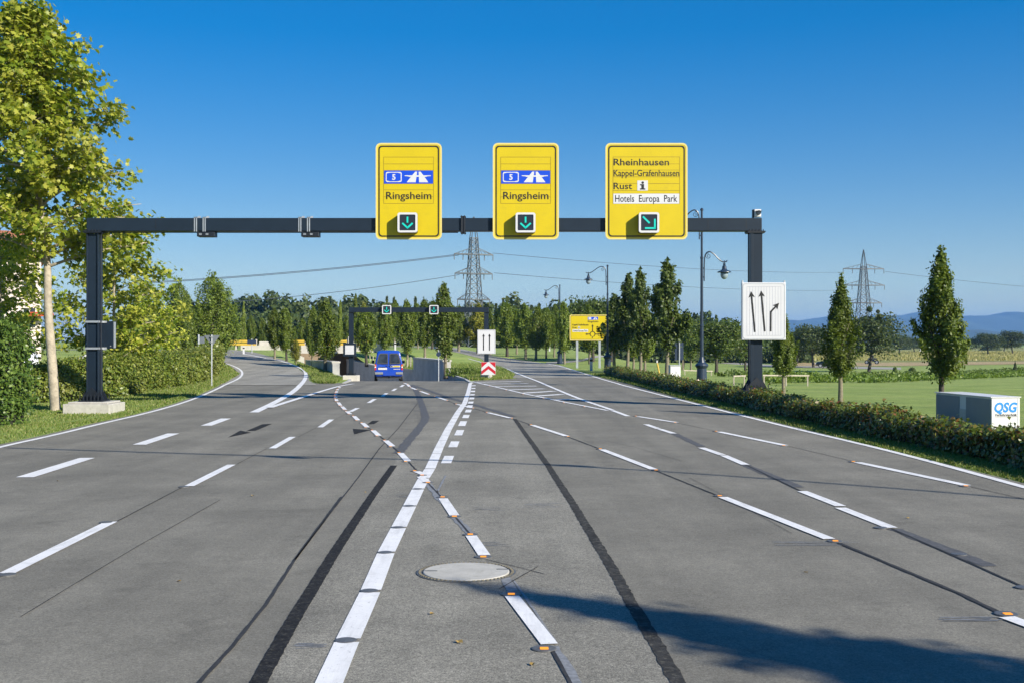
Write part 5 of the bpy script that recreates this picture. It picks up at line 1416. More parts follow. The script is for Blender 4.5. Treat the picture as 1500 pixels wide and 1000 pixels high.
def upright_tree(seed, H, W, t0, n, leaf, prof, plumes=70, jag=.25, upsweep=1.0):
    """crown and trunk meshes of an upright hornbeam-like tree, base at the origin"""
    rs = np.random.RandomState(seed)
    zc0 = H * t0; hc = H - zc0
    C = []; N = []
    nl = n // plumes
    sway = rs.normal(size=(6, 2)) * .05 * W
    for p in range(plumes):
        te = rs.uniform(.04, 1.0) ** .92; a = rs.uniform(0, 2*math.pi)
        rr_ = W/2 * float(prof(np.array([te]))[0]) * rs.uniform(.80, 1.0 + jag*.6) * (1 + .13*math.sin(3*a + seed) + .10*math.sin(5*te*6 + 2*a))
        ts = max(-.01, te - rs.uniform(.18, .34) * upsweep)
        r0 = W/2 * float(prof(np.array([max(ts, .02)]))[0]) * .25
        m = max(6, int(nl * (0.5 + 1.1*float(prof(np.array([te]))[0]))))
        f = rs.uniform(0, 1, m) ** .75
        rad = r0 + (rr_ - r0) * np.sin(f * math.pi/2) ** .85
        zz = zc0 + hc * (ts + (te - ts) * f ** 1.25)
        sp = W * .075 * (1.15 - .75*f)
        pos = np.stack([rad*math.cos(a), rad*math.sin(a), zz], 1) + np.clip(rs.normal(size=(m, 3)), -1.9, 1.9) * np.stack([sp, sp, sp*1.4], 1)
        C.append(pos); N.append(np.stack([np.full(m, math.cos(a))*.8, np.full(m, math.sin(a))*.8, np.full(m, .55)], 1) + rs.normal(size=(m, 3))*.55)
    m = n // 3
    t = rs.uniform(0, .96, m); a = rs.uniform(0, 2*math.pi, m); r = W/2 * prof(t) * np.sqrt(rs.uniform(0, .66, m))
    C.append(np.stack([r*np.cos(a), r*np.sin(a), zc0 + hc*t], 1)); N.append(rs.normal(size=(m, 3)))
    # leading shoots
    for k in range(max(4, plumes//9)):
        te = rs.uniform(.55, 1.0); a = rs.uniform(0, 2*math.pi); r = W/2*float(prof(np.array([te]))[0])*.8
        ln = H*rs.uniform(.03, .085); m = 14
        f = rs.uniform(0, 1, m)
        C.append(np.stack([r*math.cos(a) + rs.normal(size=m)*.02*W, r*math.sin(a) + rs.normal(size=m)*.02*W, zc0 + hc*te + ln*f], 1)); N.append(rs.normal(size=(m, 3)))
    C = np.concatenate(C); N = np.concatenate(N)
    crown = leaves_mesh('crown', C, N, leaf, rs)
    tb = MB(); r0 = max(.035, .021*H*min(1.2, W/H/.35))
    tb.tube([(0, 0, -.25), (0, 0, .05), (.01*W, 0, zc0*.5), (0, .01*W, zc0 + .02*H), (.015*W, 0, zc0 + hc*.4), (0, 0, zc0 + hc*.85)], [r0*1.4, r0*1.15, r0*.92, r0*.85, r0*.5, r0*.12], 9)
    for k in range(12):
        te = rs.uniform(.0, .6); a = rs.uniform(0, 2*math.pi); r = W/2*float(prof(np.array([min(1, te + .25)]))[0])*.75
        z0 = zc0 + hc*te*.8
        tb.tube([(0, 0, z0), (r*.5*math.cos(a), r*.5*math.sin(a), z0 + hc*.12), (r*math.cos(a), r*math.sin(a), z0 + hc*.27)], [r0*.35, r0*.25, r0*.08], 6)
    return crown, tb.mesh('trunk')

TREES = {}
def variant(key, mat, bark, *a, **k):
    c, t = upright_tree(*a, **k); c.materials.append(L[mat]); t.materials.append(M[bark]); smooth_mesh(t)
    TREES[key] = (c, t, a[1], a[2])
def smooth_mesh(me):
    for p in me.polygons: p.use_smooth = True
variant('oval1', 'hornbeam', 'bark', 11, 6.0, 2.3, .26, 6200, .17, prof_oval, jag=.35)
variant('oval2', 'hornbeam', 'bark_dark', 12, 6.0, 2.3, .24, 6200, .17, prof_dome, plumes=60, jag=.4)
variant('oval3', 'hornbeam', 'bark', 13, 6.0, 2.3, .24, 5200, .17, prof_egg, plumes=64)
variant('oval4', 'hornbeam', 'bark', 21, 6.0, 2.3, .25, 5200, .17, prof_egg, plumes=54, jag=.4)
variant('yellow', 'hornbeam_yellow', 'bark', 14, 6.0, 2.3, .2, 4200, .18, prof_egg, plumes=54)
variant('loose', 'dark', 'bark', 15, 6.5, 2.2, .27, 4200, .20, prof_egg, plumes=38, jag=.7, upsweep=.7)
variant('slim', 'poplar', 'bark', 16, 7.0, 1.1, .06, 3600, .16, prof_slim, plumes=60)
variant('big', 'hornbeam', 'bark', 17, 7.5, 3.6, .12, 9800, .17, prof_dome, plumes=100, jag=.4)
variant('nearcone', 'hornbeam', 'bark_dark', 18, 4.2, 1.25, .30, 8500, .088, prof_cone, plumes=80, jag=.75, upsweep=.8)
variant('nearcone2', 'hornbeam', 'bark', 19, 4.2, 1.25, .28, 8000, .088, prof_cone, plumes=74, jag=.75, upsweep=.95)
def place_tree(key, px, base, top, wpx, label, cat='tree', group='slim upright trees along the roads', name='hornbeam_tree', rz=None, D=None):
    p = at(px, base)
    if D is not None: p = Vector((px2(px, 0, D)[0], D, Tz(px2(px, 0, D)[0], D)))
    H = px2(0, top, p.y)[1] - p.z; W = wpx * p.y / F * (.98 if key.startswith('near') else 1.05)
    c, t, H0, W0 = TREES[key]
    o = empty(name, p, rr.uniform(0, 6.28) if rz is None else rz, label, cat, group)
    o.scale = (W / W0 * rr.uniform(.92, 1.08), W / W0 * rr.uniform(.92, 1.08), H / H0)
    o.rotation_euler.x = rr.uniform(-.03, .03); o.rotation_euler.y = rr.uniform(-.03, .03)
    link_mesh('crown', c, None, o); link_mesh('trunk', t, None, o)
    return o

PT = place_tree
PT('big', 313, 516, 402, 62, 'broad dense dark hornbeam behind the yield sign', D=78)
PT('oval1', 402.5, 526, 452, 25, 'narrow hornbeam at the left bend, leftmost of a close pair')
PT('oval2', 420, 529, 450, 28, 'narrow hornbeam at the left bend, right one of a close pair')
PT('yellow', 433.5, 533, 496, 16, 'small young yellowish tree between two pairs of hornbeams by the bridge')
PT('oval4', 457, 539, 447, 24, 'slim hornbeam tucked behind the broad one at the retaining wall')
PT('oval3', 476, 545, 439, 43, 'broad hornbeam in front of the retaining wall left of the small gantry')
PT('oval2', 537, 541, 452, 31, 'hornbeam directly right of the display box on the small gantry', D=98)
PT('oval3', 564, 527, 444, 30, 'hornbeam standing behind the blue van under the left green arrow')
PT('oval1', 597, 537, 440, 29, 'hornbeam between the two green arrows of the small gantry')
PT('oval4', 622.5, 526, 437, 32, 'hornbeam behind the right green arrow and left of the tallest one')
PT('oval3', 653, 549, 413, 45, 'tallest hornbeam right of the ramp, its tip above the small gantry')
PT('yellow', 700, 518, 444, 34, 'yellow-tinged tree between the pylon foot and the white lane board')
PT('oval2', 743, 522.5, 442, 38, 'hornbeam right of the white lane board on the small gantry')
PT('oval1', 770, 526, 446, 30, 'hornbeam on the far verge, second right of the white lane board')
PT('oval4', 785, 528, 447, 30, 'hornbeam left of the farthest street lamp')
PT('oval3', 827, 533, 440, 28, 'hornbeam just behind the farthest street lamp pole')
PT('oval1', 864, 533, 447, 34, 'hornbeam standing behind the yellow direction board')
PT('loose', 900, 536, 432, 38, 'dark hornbeam covering the right edge of the yellow direction board', D=76)
PT('loose', 919, 539, 402, 40, 'tall loose hornbeam second in the lawn row right of the street lamp', D=71)
PT('oval1', 928, 541, 446, 30, 'lower hornbeam half hidden in the lawn row right of the direction board', D=75)
PT('loose', 938.5, 543, 395, 40, 'tall dark hornbeam third in the lawn row right of the street lamp', D=68)
PT('oval4', 944.5, 543, 448, 30, 'short hornbeam at the right foot of the tall lawn row', D=72)
PT('loose', 977, 549, 382, 48, 'tall loose hornbeam with open top left of the nearest street lamp', D=62)
PT('nearcone2', 1148, 577, 455, 42, 'slim hornbeam half hidden behind the white lane board', D=43)
PT('nearcone2', 1231, 588, 404, 58, 'bright green pointed hornbeam behind the hedge in front of the far fruit tree', D=35.5, rz=1.0)
PT('nearcone', 1380, 626, 362, 72, 'dark pointed hornbeam standing left of the grey cabinet', D=27.2, rz=2.0)
o = PT('nearcone', 750, 600, 400, 50, 'pointed hornbeam beside the camera whose shadow falls on the asphalt', rz=.5)
o.location = (11.1, -1.0, Tz(11.1, -1.0)); o.scale = (1.75, 1.75, 1.92)
for i, (px, base, top, w, key) in enumerate(((356, 502, 440, 8, 'slim'), (368, 507, 463, 15, 'oval1'), (384.5, 507, 465, 17, 'oval2'), (348, 505, 466, 12, 'oval3'), (497, 505, 438, 11, 'slim'), (521, 506, 428, 12, 'slim'), (444, 507, 466, 18, 'oval4'), (508, 507, 462, 17, 'oval2'), (532, 507, 442, 24, 'yellow'), (578, 508, 440, 24, 'oval1'), (612, 507, 443, 22, 'oval3'), (633, 507, 440, 26, 'oval2'), (672, 508, 447, 30, 'oval4'), (718, 512, 452, 26, 'oval3'), (757, 512, 452, 24, 'oval4'), (800, 516, 450, 24, 'oval2'), (812, 517, 446, 22, 'oval1'), (845, 518, 455, 24, 'oval3'), (1012, 521, 466, 22, 'oval1'), (1000, 521, 462, 20, 'oval4'))):
    names = ('slender light green poplar-like tree rising far behind the left bend', 'small upright tree far behind the left bend right of the slender one', 'small upright tree far behind the bend left of the hornbeam pair', 'small upright tree beside the broad dark hornbeam far behind',
             'slender light green tree left of the small gantry post', 'slender pale tree just right of the small gantry post, tip above the beam', 'upright tree in the gap between hornbeam pairs by the bridge', 'upright tree behind the small gantry left post',
             'yellowish upright tree behind the hornbeam right of the display box', 'upright tree in the far row between the van hornbeam and its neighbour', 'upright tree in the far row under the middle of the small gantry beam', 'upright tree in the far row left of the tallest hornbeam',
             'upright tree in the far row between tallest hornbeam and pylon', 'upright tree in the far row behind the white lane board', 'upright tree in the far row two gaps right of the lane board', 'upright tree in the far row left of the farthest lamp pole', 'upright tree touching the farthest lamp pole from the left behind', 'upright tree far behind the left half of the direction board',
             'upright tree far left of the nearest street lamp pole', 'upright tree far behind the dark blue panel sign')
    PT(key, px, base, top, w, names[i], group='upright trees of the far row', name='upright_tree', D={0: 118, 4: 120, 5: 122}.get(i, 126 + (i % 5) * 4))

# ---------------------------------------------------------------- broad trees
def limb_tree(seed, H, trunk_pts, r0, env, n_limbs, n_sub, per, leaf, spread, zlo, bark, leafm, shape='diamond', lean=None, up=.55):
    """trunk with limbs that reach out to an envelope env(z) -> radius; leaves in clumps along the outer twigs"""
    rs = np.random.RandomState(seed); tb = MB()
    tp = [Vector(p) for p in trunk_pts]
    tb.tube(sm3(tp, 2), [r0 * (1.25 - 1.15 * i / (4*len(tp)))**1.0 if False else r0 for i in range(1)] * 1 if False else r0, 10) if False else None
    sp = sm3(tp, 2); m = len(sp)
    tb.tube(sp, [r0 * (1.18 if i == 0 else 1.0) * max(.10, 1 - .92 * (i / (m-1)) ** 1.25) for i in range(m)], 12)
    def trunk_at(z):
        for a, b in zip(sp[:-1], sp[1:]):
            if a.z <= z <= b.z: return a.lerp(b, (z - a.z) / max(1e-6, b.z - a.z))
        return sp[-1].copy()
    C = []; N = []
    for k in range(n_limbs):
        te = (k + rs.uniform(0, 1)) / n_limbs
        z0 = zlo + (H - zlo) * te * .86; a = k * 2.39996 + rs.uniform(-.5, .5)
        st = trunk_at(z0); dz = rs.uniform(.25, .75) * up * (1.25 - .4*te)
        Rr = env(min(1, (z0 + env(z0 / H, a) * dz) / H), a) * rs.uniform(.68, 1.08)
        d = Vector((math.cos(a), math.sin(a), 0))
        e = st + d * Rr + Vector((0, 0, Rr * dz))
        mid = st + d * Rr * .45 + Vector((0, 0, Rr * dz * .62)) + Vector(rs.normal(size=3)) * .12
        pts = sm3([st, mid, e], 1)
        rl = r0 * .36 * (1 - .75*te)
        tb.tube(pts, [rl * (1 - .85*i/(len(pts)-1)) for i in range(len(pts))], 6)
        for j in range(n_sub):
            f = rs.uniform(.25, 1.0)
            q = pts[min(len(pts)-2, int(f*(len(pts)-1)))].lerp(pts[min(len(pts)-1, int(f*(len(pts)-1)) + 1)], .5)
            dd = (d * .8 + Vector(rs.normal(size=3)) * .75 + Vector((0, 0, .25))).normalized()
            ln = rs.uniform(.35, 1.0) * spread * 2.2
            w = q + dd * ln
            tb.tube([q, q.lerp(w, .5) + Vector(rs.normal(size=3)) * .05, w], [rl*.28, rl*.18, rl*.07], 4, caps=False)
            for c0_, cnt, sg in ((w, per, spread), (q.lerp(w, .55), per // 2, spread*.85)):
                cc = np.array(c0_)[None] + np.clip(rs.normal(size=(cnt, 3)), -1.7, 1.7) * sg * np.array([1, 1, .7])
                C.append(cc); ax = np.array(d)[None] * .45 + np.array([[0, 0, .75]])
                N.append(ax + rs.normal(size=(cnt, 3)) * .6)
    C = np.concatenate(C); N = np.concatenate(N)
    cm = leaves_mesh('crown', C, N, leaf, rs, shape=shape); cm.materials.append(L[leafm])
    tm = tb.mesh('trunk'); tm.materials.append(M[bark]); smooth_mesh(tm)
    return cm, tm
def put_tree(name, meshes, p, label, group=None, scale=1.0):
    o = empty(name, p, 0, label, 'tree', group); o.scale = (scale,)*3
    link_mesh('crown', meshes[0], None, o); link_mesh('trunk', meshes[1], None, o); return o

def env_plane(t, a):
    r = float(np.interp(t, [.2, .28, .35, .45, .60, .70, .80, .90, 1.0], [1.6, 2.5, 3.1, 3.3, 3.0, 2.5, 1.75, .75, .25]))
    return r * (1 + .10*math.sin(2*a + 1) + .08*math.sin(5*a)) * .92
p = at(82, 601)
put_tree('plane_tree', limb_tree(3, 13.5, [(0, 0, -.2), (-.12, 0, 1.5), (-.28, .05, 3.2), (-.3, .1, 5), (-.7, 0, 7.5), (-.9, .1, 10), (-1.0, 0, 13)], .165, env_plane, 84, 11, 14, .160, .22, 4.4, 'bark_pale', 'plane', 'lobed'), p,
         'tall yellow-green plane tree with pale trunk left of the gantry post', 'plane trees behind the left verge')
def env_plane2(t, a): return 2.5 * (max(0, math.sin(min(1, max(0, (t - .05) / .95)) ** .75 * math.pi)) ** .6) + .3
pl2 = limb_tree(4, 7.0, [(0, 0, -.2), (.1, 0, 1.5), (0, .1, 3), (.1, 0, 6.6)], .11, env_plane2, 30, 8, 15, .165, .26, 1.0, 'bark_pale', 'plane', 'lobed')
put_tree('plane_tree', pl2, Vector((px2(165, 0, 46)[0], 46, 0)), 'low yellow-green plane tree behind the hedge right of the gantry post', 'plane trees behind the left verge', .97)
put_tree('plane_tree', pl2, Vector((px2(-2, 0, 41)[0], 41, 0)), 'plane tree behind the ivy-covered fence at the left picture edge', 'plane trees behind the left verge', .86)
put_tree('plane_tree', pl2, Vector((px2(208, 0, 56)[0], 56, 0)), 'low plane tree at the hedge farthest right beside the dark trees', 'plane trees behind the left verge', .70)
def env_round(t, a): return 2.6 * (max(0, math.sin(min(1, max(0, (t - .12) / .88)) ** .8 * math.pi)) ** .5) * (1 + .15*math.sin(3*a)) + .25
rd1 = limb_tree(6, 6.0, [(0, 0, -.2), (.12, 0, .8), (-.05, 0, 1.8), (.15, 0, 4.2)], .19, env_round, 30, 9, 20, .24, .40, 1.5, 'bark_dark', 'dark')
rd2 = limb_tree(7, 6.0, [(0, 0, -.2), (-.15, 0, .8), (-.3, 0, 1.9), (-.1, .1, 4.4)], .17, env_round, 26, 9, 18, .25, .42, 1.6, 'bark_dark', 'far')
def put_round(m, px, base, top, label, D, group=None, name='broad_tree', wide=1.0, H0=6.6):
    x = px2(px, 0, D)[0]; z = Tz(x, D); H = px2(0, top, D)[1] - z
    o = put_tree(name, m, Vector((x, D, z)), label, group, H / H0); o.scale = (H/H0*wide, H/H0*wide, H/H0); o.rotation_euler = (0, 0, rr.uniform(0, 6)); return o
PT('big', 264, 518, 411, 46, 'compact dark hornbeam left of the broad one behind the yield sign', D=72, rz=2.0)
put_round(rd2, 283, 520, 426, 'lower dark leafy tree at the left foot of the broad hornbeam', 80, wide=.8)
put_round(rd1, 868, 530, 417, 'wide round-crowned tree behind the yellow direction board', 112, wide=.95)
put_round(rd2, 895, 530, 426, 'wide dark tree behind the lawn hornbeams', 118, wide=1.1)
put_round(rd1, 1049, 540, 452, 'old fruit tree with leaning trunk right of the nearest street lamp', 112, 'old fruit trees on the meadow', 'fruit_tree', 1.15)
fr = put_round(rd2, 1272, 540, 446, 'old fruit tree with mistletoe balls behind the pointed hornbeams', 140, 'old fruit trees on the meadow', 'fruit_tree', 1.15)
put_round(rd2, 1192, 536, 466, 'dark fruit tree behind the bright green hornbeam', 170, 'old fruit trees on the meadow', 'fruit_tree', 1.25)
put_round(rd1, 1168, 536, 478, 'low dark tree right of the white lane board', 200, 'old fruit trees on the meadow', 'fruit_tree', 1.2)
put_round(rd1, 1092, 536, 462, 'low fruit tree behind the white lane board post', 128, 'old fruit trees on the meadow', 'fruit_tree', .95)
put_round(rd2, 1000, 530, 474, 'low round tree behind the dark blue panel sign', 150, 'old fruit trees on the meadow', 'fruit_tree', 1.1)
far_l = ((1448, 483, 330, 1.5, 'round dark tree in the far line at the right picture edge'), (1484, 479, 340, 1.3, 'pale-tipped tree in the far line touching the right picture edge'), (1415, 491, 360, 1.6, 'low tree in the far line right of the dark hornbeam'), (1340, 491, 380, 1.5, 'low tree in the far line left of the dark hornbeam'), (1318, 486, 360, 1.5, 'low tree in the far line right of the mistletoe tree'), (1300, 490, 400, 1.6, 'low dim tree in the far line just right of the mistletoe tree'), (1382, 493, 420, 1.8, 'low tree hidden behind the dark hornbeam crown'), (1135, 478, 300, 1.3, 'low tree in the far line behind the slim hornbeam'), (1212, 488, 420, 2.0, 'low tree in the far line behind the bright green hornbeam'), (1248, 490, 420, 1.8, 'low tree in the far line behind the leaning fruit trunk'), (1470, 494, 440, 2.0, 'low bushy tree in the far line between two round ones'), (1540, 490, 420, 2.0, 'low bushy tree in the far line beyond the right picture edge'))
for px, top, D, wd, lab in far_l: put_round(rd2, px, 508, top, lab, D, 'trees of the far field line', 'far_tree', wd)
# mistletoe balls on the fruit tree
for (u, v, r) in ((1274, 453, 4.6), (1287.5, 464.5, 5.2), (1286, 456.5, 2.8), (1268, 467, 3)):
    D = 138.5; x, z = px2(u, v, D); R_ = r * D / F; rs = np.random.RandomState(int(u))
    d = unit(rs.normal(size=(900, 3))); C = d * R_ * rs.uniform(.35, 1.0, (900, 1))
    me = leaves_mesh('mistletoe', C, d + rs.normal(size=(900, 3))*.6, .16, rs); me.materials.append(L['far'])
    tag(link_mesh('mistletoe', me, None, None, (x, D, z)), 'round dark mistletoe ball in the top of the fruit tree', 'mistletoe', 'mistletoe balls on the fruit tree')

# ---------------------------------------------------------------- hedges
def hedge(name, front, depth, h, n, leaf, leafm, label, side, seed, lump=.10, group=None):
    """front: list of (x, d) along the base of the visible face; depth towards side (+1 right, -1 left)"""
    rs = np.random.RandomState(seed)
    P = np.array(dens(front, .25), float); m = len(P)
    tg = np.gradient(P, axis=0); tg /= np.linalg.norm(tg, axis=1, keepdims=True)
    nr = np.stack([tg[:, 1], -tg[:, 0]], 1)            # points right of travel (travel away from camera)
    inn = nr * side
    hh = np.array([h(d) if callable(h) else h for d in P[:, 1]])
    wob = sum(np.sin(np.linspace(0, m*f, m) + ph) * am for f, ph, am in ((.9, 1, .4), (.37, 2, .5), (1.9, 4, .25)))
    base_z = T(P[:, 0], P[:, 1])
    # density follows the apparent size
    wgt = (1 / P[:, 1].clip(8) ** 1.15); wgt /= wgt.sum()
    i = rs.choice(m, n, p=wgt)
    u = rs.uniform(0, 1, n)
    Hh = hh[i] * (1 + .07 * wob[i]); dp = depth
    face = rs.uniform(0, 1, n)
    s_top = dp / (dp + hh.mean()*1.25)
    top = face < s_top
    back = (~top) & (rs.uniform(0, 1, n) < .14)
    x_in = np.where(top, u * dp, np.where(back, dp, 0.0))
    zz = np.where(top, Hh, u ** .9 * Hh)
    clump = lump * (np.sin(i*.55 + zz*5) * .5 + np.sin(i*.21 + zz*9 + 2) * .5)
    jit = rs.normal(size=(n, 3)) * lump * .75
    edge = np.where(top, 0, .16 * np.clip((zz / Hh - .75) / .25, 0, 1)) * dp + np.where(top, 0, .12 * np.clip((.25 - zz / Hh) / .25, 0, 1)) * dp
    off = x_in + np.where(top, 0, np.where(back, -clump, clump + edge))
    pos = np.stack([P[i, 0] + inn[i, 0]*off, P[i, 1] + inn[i, 1]*off, base_z[i] + zz + np.where(top, clump, 0)], 1) + jit
    shoots = top & (rs.uniform(0, 1, n) < .05); pos[:, 2] += np.where(shoots, rs.uniform(.03, .16, n) * h_mean(hh), 0)
    nn = np.where(top[:, None], np.array([[0, 0, 1.0]]), np.where(back[:, None], np.stack([inn[i, 0], inn[i, 1], np.full(n, .3)], 1), np.stack([-inn[i, 0], -inn[i, 1], np.full(n, .5)], 1))) + rs.normal(size=(n, 3)) * .65
    size = leaf * np.clip(P[i, 1] / P[:, 1].min(), 1, 2.6) ** .55
    me = leaves_mesh('hedge_leaves', pos, nn, size, rs); me.materials.append(L[leafm])
    # dark twig core, a solid form added to block light inside
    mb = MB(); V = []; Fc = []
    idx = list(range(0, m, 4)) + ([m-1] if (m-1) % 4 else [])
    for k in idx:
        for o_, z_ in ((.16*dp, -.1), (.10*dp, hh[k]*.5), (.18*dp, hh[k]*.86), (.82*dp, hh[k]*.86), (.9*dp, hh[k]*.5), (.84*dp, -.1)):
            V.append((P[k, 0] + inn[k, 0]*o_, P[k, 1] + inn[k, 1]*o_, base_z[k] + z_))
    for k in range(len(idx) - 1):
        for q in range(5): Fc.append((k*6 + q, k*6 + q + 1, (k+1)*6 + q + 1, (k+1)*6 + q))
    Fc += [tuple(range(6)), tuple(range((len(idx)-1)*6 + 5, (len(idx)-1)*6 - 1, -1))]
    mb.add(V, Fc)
    o = link_mesh(name, me, None); tag(o, label, 'hedge', group)
    mb.build('light_block_core', M['hedge_shade'], o)
    return o
def h_mean(h): return float(np.mean(h))
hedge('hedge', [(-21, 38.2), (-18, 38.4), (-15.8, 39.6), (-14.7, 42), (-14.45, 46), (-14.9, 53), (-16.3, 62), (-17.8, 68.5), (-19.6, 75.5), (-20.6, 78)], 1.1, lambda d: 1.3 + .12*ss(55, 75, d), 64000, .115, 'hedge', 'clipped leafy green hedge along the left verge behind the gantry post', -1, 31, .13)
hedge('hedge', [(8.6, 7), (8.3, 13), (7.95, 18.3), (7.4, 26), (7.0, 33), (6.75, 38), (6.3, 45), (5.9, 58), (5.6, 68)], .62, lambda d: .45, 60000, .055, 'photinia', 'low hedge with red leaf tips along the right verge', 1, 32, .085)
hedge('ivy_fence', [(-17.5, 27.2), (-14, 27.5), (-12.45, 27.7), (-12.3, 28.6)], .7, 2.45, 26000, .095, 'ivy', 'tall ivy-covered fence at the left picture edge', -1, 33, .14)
def shrub_row(pa, pb, h, n, leaf, label, w=.5, group='low shrub rows on the lawn'):
    a = at(*pa); b = at(*pb); rs = np.random.RandomState(int(pa[0] + pb[0]))
    k = int((b - a).length / .8); C = []; N = []
    for q in range(k):
        c = a.lerp(b, (q + .5)/k); hh = h * rs.uniform(.55, 1.15)
        d = unit(rs.normal(size=(n//k + 1, 3))); r = rs.uniform(.5, 1, (len(d), 1))
        pos = np.array([c.x, c.y, Tz(c.x, c.y) + hh*.5])[None] + d * r * np.array([[.55, w, hh*.55]])
        C.append(pos); N.append(d + rs.normal(size=d.shape)*.5)
    me = leaves_mesh('shrub_row', np.concatenate(C), np.concatenate(N), leaf, rs); me.materials.append(L['shrub'])
    tag(link_mesh('shrub_row', me, None), label, 'shrubs', group)
shrub_row((1052, 551), (1560, 537.5), .55, 5200, .22, 'low green shrub row crossing the lawn, nearer the stubble strip')
shrub_row((1100, 562), (1600, 546), .6, 6200, .2, 'low green shrub row crossing the lawn, nearer the camera')
o = None
for (u, v, hpx, wpx, lab, m) in ((1336, 544, 7, 12, 'dark reddish round shrub on the lawn left of the big hornbeam', 'dark'), (1311, 545, 9, 8, 'small green shrub on the lawn between the two pointed hornbeams', 'shrub'), (1487, 546, 19, 9, 'small dark conifer on the lawn at the right picture edge', 'far'), (1450, 513, 6, 34, 'low bush in the dry meadow far right', 'far'), (1322, 512, 5, 26, 'low bush in the dry meadow behind the big hornbeam', 'far')):
    p = at(u, v); k = p.y / F; rs = np.random.RandomState(u); n = 1200
    d = unit(rs.normal(size=(n, 3))); d[:, 2] = np.abs(d[:, 2]); C = d * rs.uniform(.4, 1, (n, 1)) * np.array([[wpx*k/2, wpx*k/2, hpx*k]])
    if 'conifer' in lab: C[:, :2] *= (1.1 - np.clip(C[:, 2:] / (hpx*k), 0, 1))
    me = leaves_mesh('shrub', C, d + rs.normal(size=(n, 3))*.5, .05*wpx*k + .08, rs); me.materials.append(L[m])
    tag(link_mesh('shrub', me, None, None, p), lab, 'shrub')
# island bushes beside the tall hornbeam
p = at(690, 551); rs = np.random.RandomState(3); n = 1500
C = np.clip(rs.normal(size=(n, 3)), -1.8, 1.8) * np.array([[.55, .6, .2]]); C[:, 2] = np.abs(C[:, 2]) * 1.2
me = leaves_mesh('shrub', C, rs.normal(size=(n, 3)) + np.array([[0, -.3, .8]]), .13, rs); me.materials.append(L['shrub'])
tag(link_mesh('shrub', me, None, None, (p.x - .5, p.y + 1.5, p.z)), 'leafy low bush on the island between hornbeam and lane board', 'shrub')

# ---------------------------------------------------------------- grass blades on the near verges
def blades(name, areas, n, h, label, leafm='blade', seed=1):
    rs = np.random.RandomState(seed); P = []
    tot = sum(a[3] for a in areas)
    for fl_, fr_, (d0, d1), wt in areas:
        m = int(n * wt / tot); d = 1 / rs.uniform(1/d1, 1/d0, m); u = rs.uniform(0, 1, m)
        x = np.array([fl_(q) for q in d]) * (1-u) + np.array([fr_(q) for q in d]) * u
        P.append(np.stack([x, d, T(x, d)], 1))
    P = np.concatenate(P); m = len(P)
    a = rs.uniform(0, 2*math.pi, m); hh = h * rs.uniform(.45, 1.3, m) * np.clip(P[:, 1] / 30, .8, 1.6); w = .014 * np.clip(P[:, 1] / 22, .7, 2.2)
    dx = np.cos(a)*w; dy = np.sin(a)*w; lx = rs.normal(size=m)*hh*.45; ly = rs.normal(size=m)*hh*.45
    V = np.stack([P + np.stack([-dx, -dy, np.full(m, -.005)], 1), P + np.stack([dx, dy, np.full(m, -.005)], 1), P + np.stack([lx, ly, hh], 1)], 1)
    me = fast_mesh(name, V.reshape(-1, 3), np.arange(m*3), 3); me.materials.append(L[leafm])
    tag(link_mesh(name, me, None), label, 'grass', kind='stuff')
lx = lambda d: float(np.interp(d, [20, 21.3, 27.5, 31, 36, 42.3, 51.9, 60, 66, 75], [-9.95, -9.95, -10.25, -10.4, -10.95, -11.85, -13.5, -14.95, -15.95, -18.8]))
hx = lambda d: float(np.interp(d, [20, 27.4, 27.5, 36, 39.3, 43, 50, 62, 69, 78], [-16, -16, -13.2, -17, -16, -14.9, -14.9, -16.5, -18, -20.7]))
rx = lambda d: float(np.interp(d, [8, 15.4, 27, 39, 54.5, 72, 97], [7.5, 7.3, 6.65, 6.0, 5.5, 4.75, 4.15]))
rh = lambda d: float(np.interp(d, [7, 14, 18.3, 26, 34, 45, 58, 69], [8.7, 8.35, 8.05, 7.5, 7.05, 6.4, 6.0, 5.7]))
blades('grass', [(lx, hx, (20, 75), 1.0)], 42000, .055, 'green grass of the left verge in front of the hedge', seed=41)
blades('grass', [(rx, rh, (11, 70), 1.0)], 36000, .06, 'green grass strip between right edge line and low hedge', seed=42)
blades('grass', [(lambda d: float(np.interp(d, [53.6, 57, 65, 80], [-9.2, -10.1, -11.6, -15.5])), lambda d: float(ramp_l(d)) - .5, (53.8, 82), 1.0), (lambda d: float(ramp_r(d)) + .2, lambda d: float(np.interp(d, [58, 60.5, 67, 78, 87, 106], [-1.9, 0, .15, -.3, -.8, -2.9])), (58.5, 100), 1.4)], 26000, .10, 'green grass on the island and on the nose beside the ramp', seed=43)
_dp = [at(1200, 528).y, at(1200, 510).y]
rs = np.random.RandomState(8); m = 30000
d = rs.uniform(_dp[0], min(_dp[1], 420), m); x = rs.uniform(.19, .56, m) * d
V0 = np.stack([x, d, T(x, d)], 1); w = .09 * (d/150); a = rs.uniform(0, 6.28, m); hh = rs.uniform(.25, .75, m)
Vv = np.stack([V0 + np.stack([-np.cos(a)*w, -np.sin(a)*w, 0*w], 1), V0 + np.stack([np.cos(a)*w, np.sin(a)*w, 0*w], 1), V0 + np.stack([rs.normal(size=m)*.15, rs.normal(size=m)*.15, hh], 1)], 1)
me = fast_mesh('tall_grass', Vv.reshape(-1, 3), np.arange(m*3), 3); me.materials.append(L['dry'])
tag(link_mesh('tall_grass', me, None), 'tall dry grass covering the far meadow on the right', 'grass', kind='stuff')

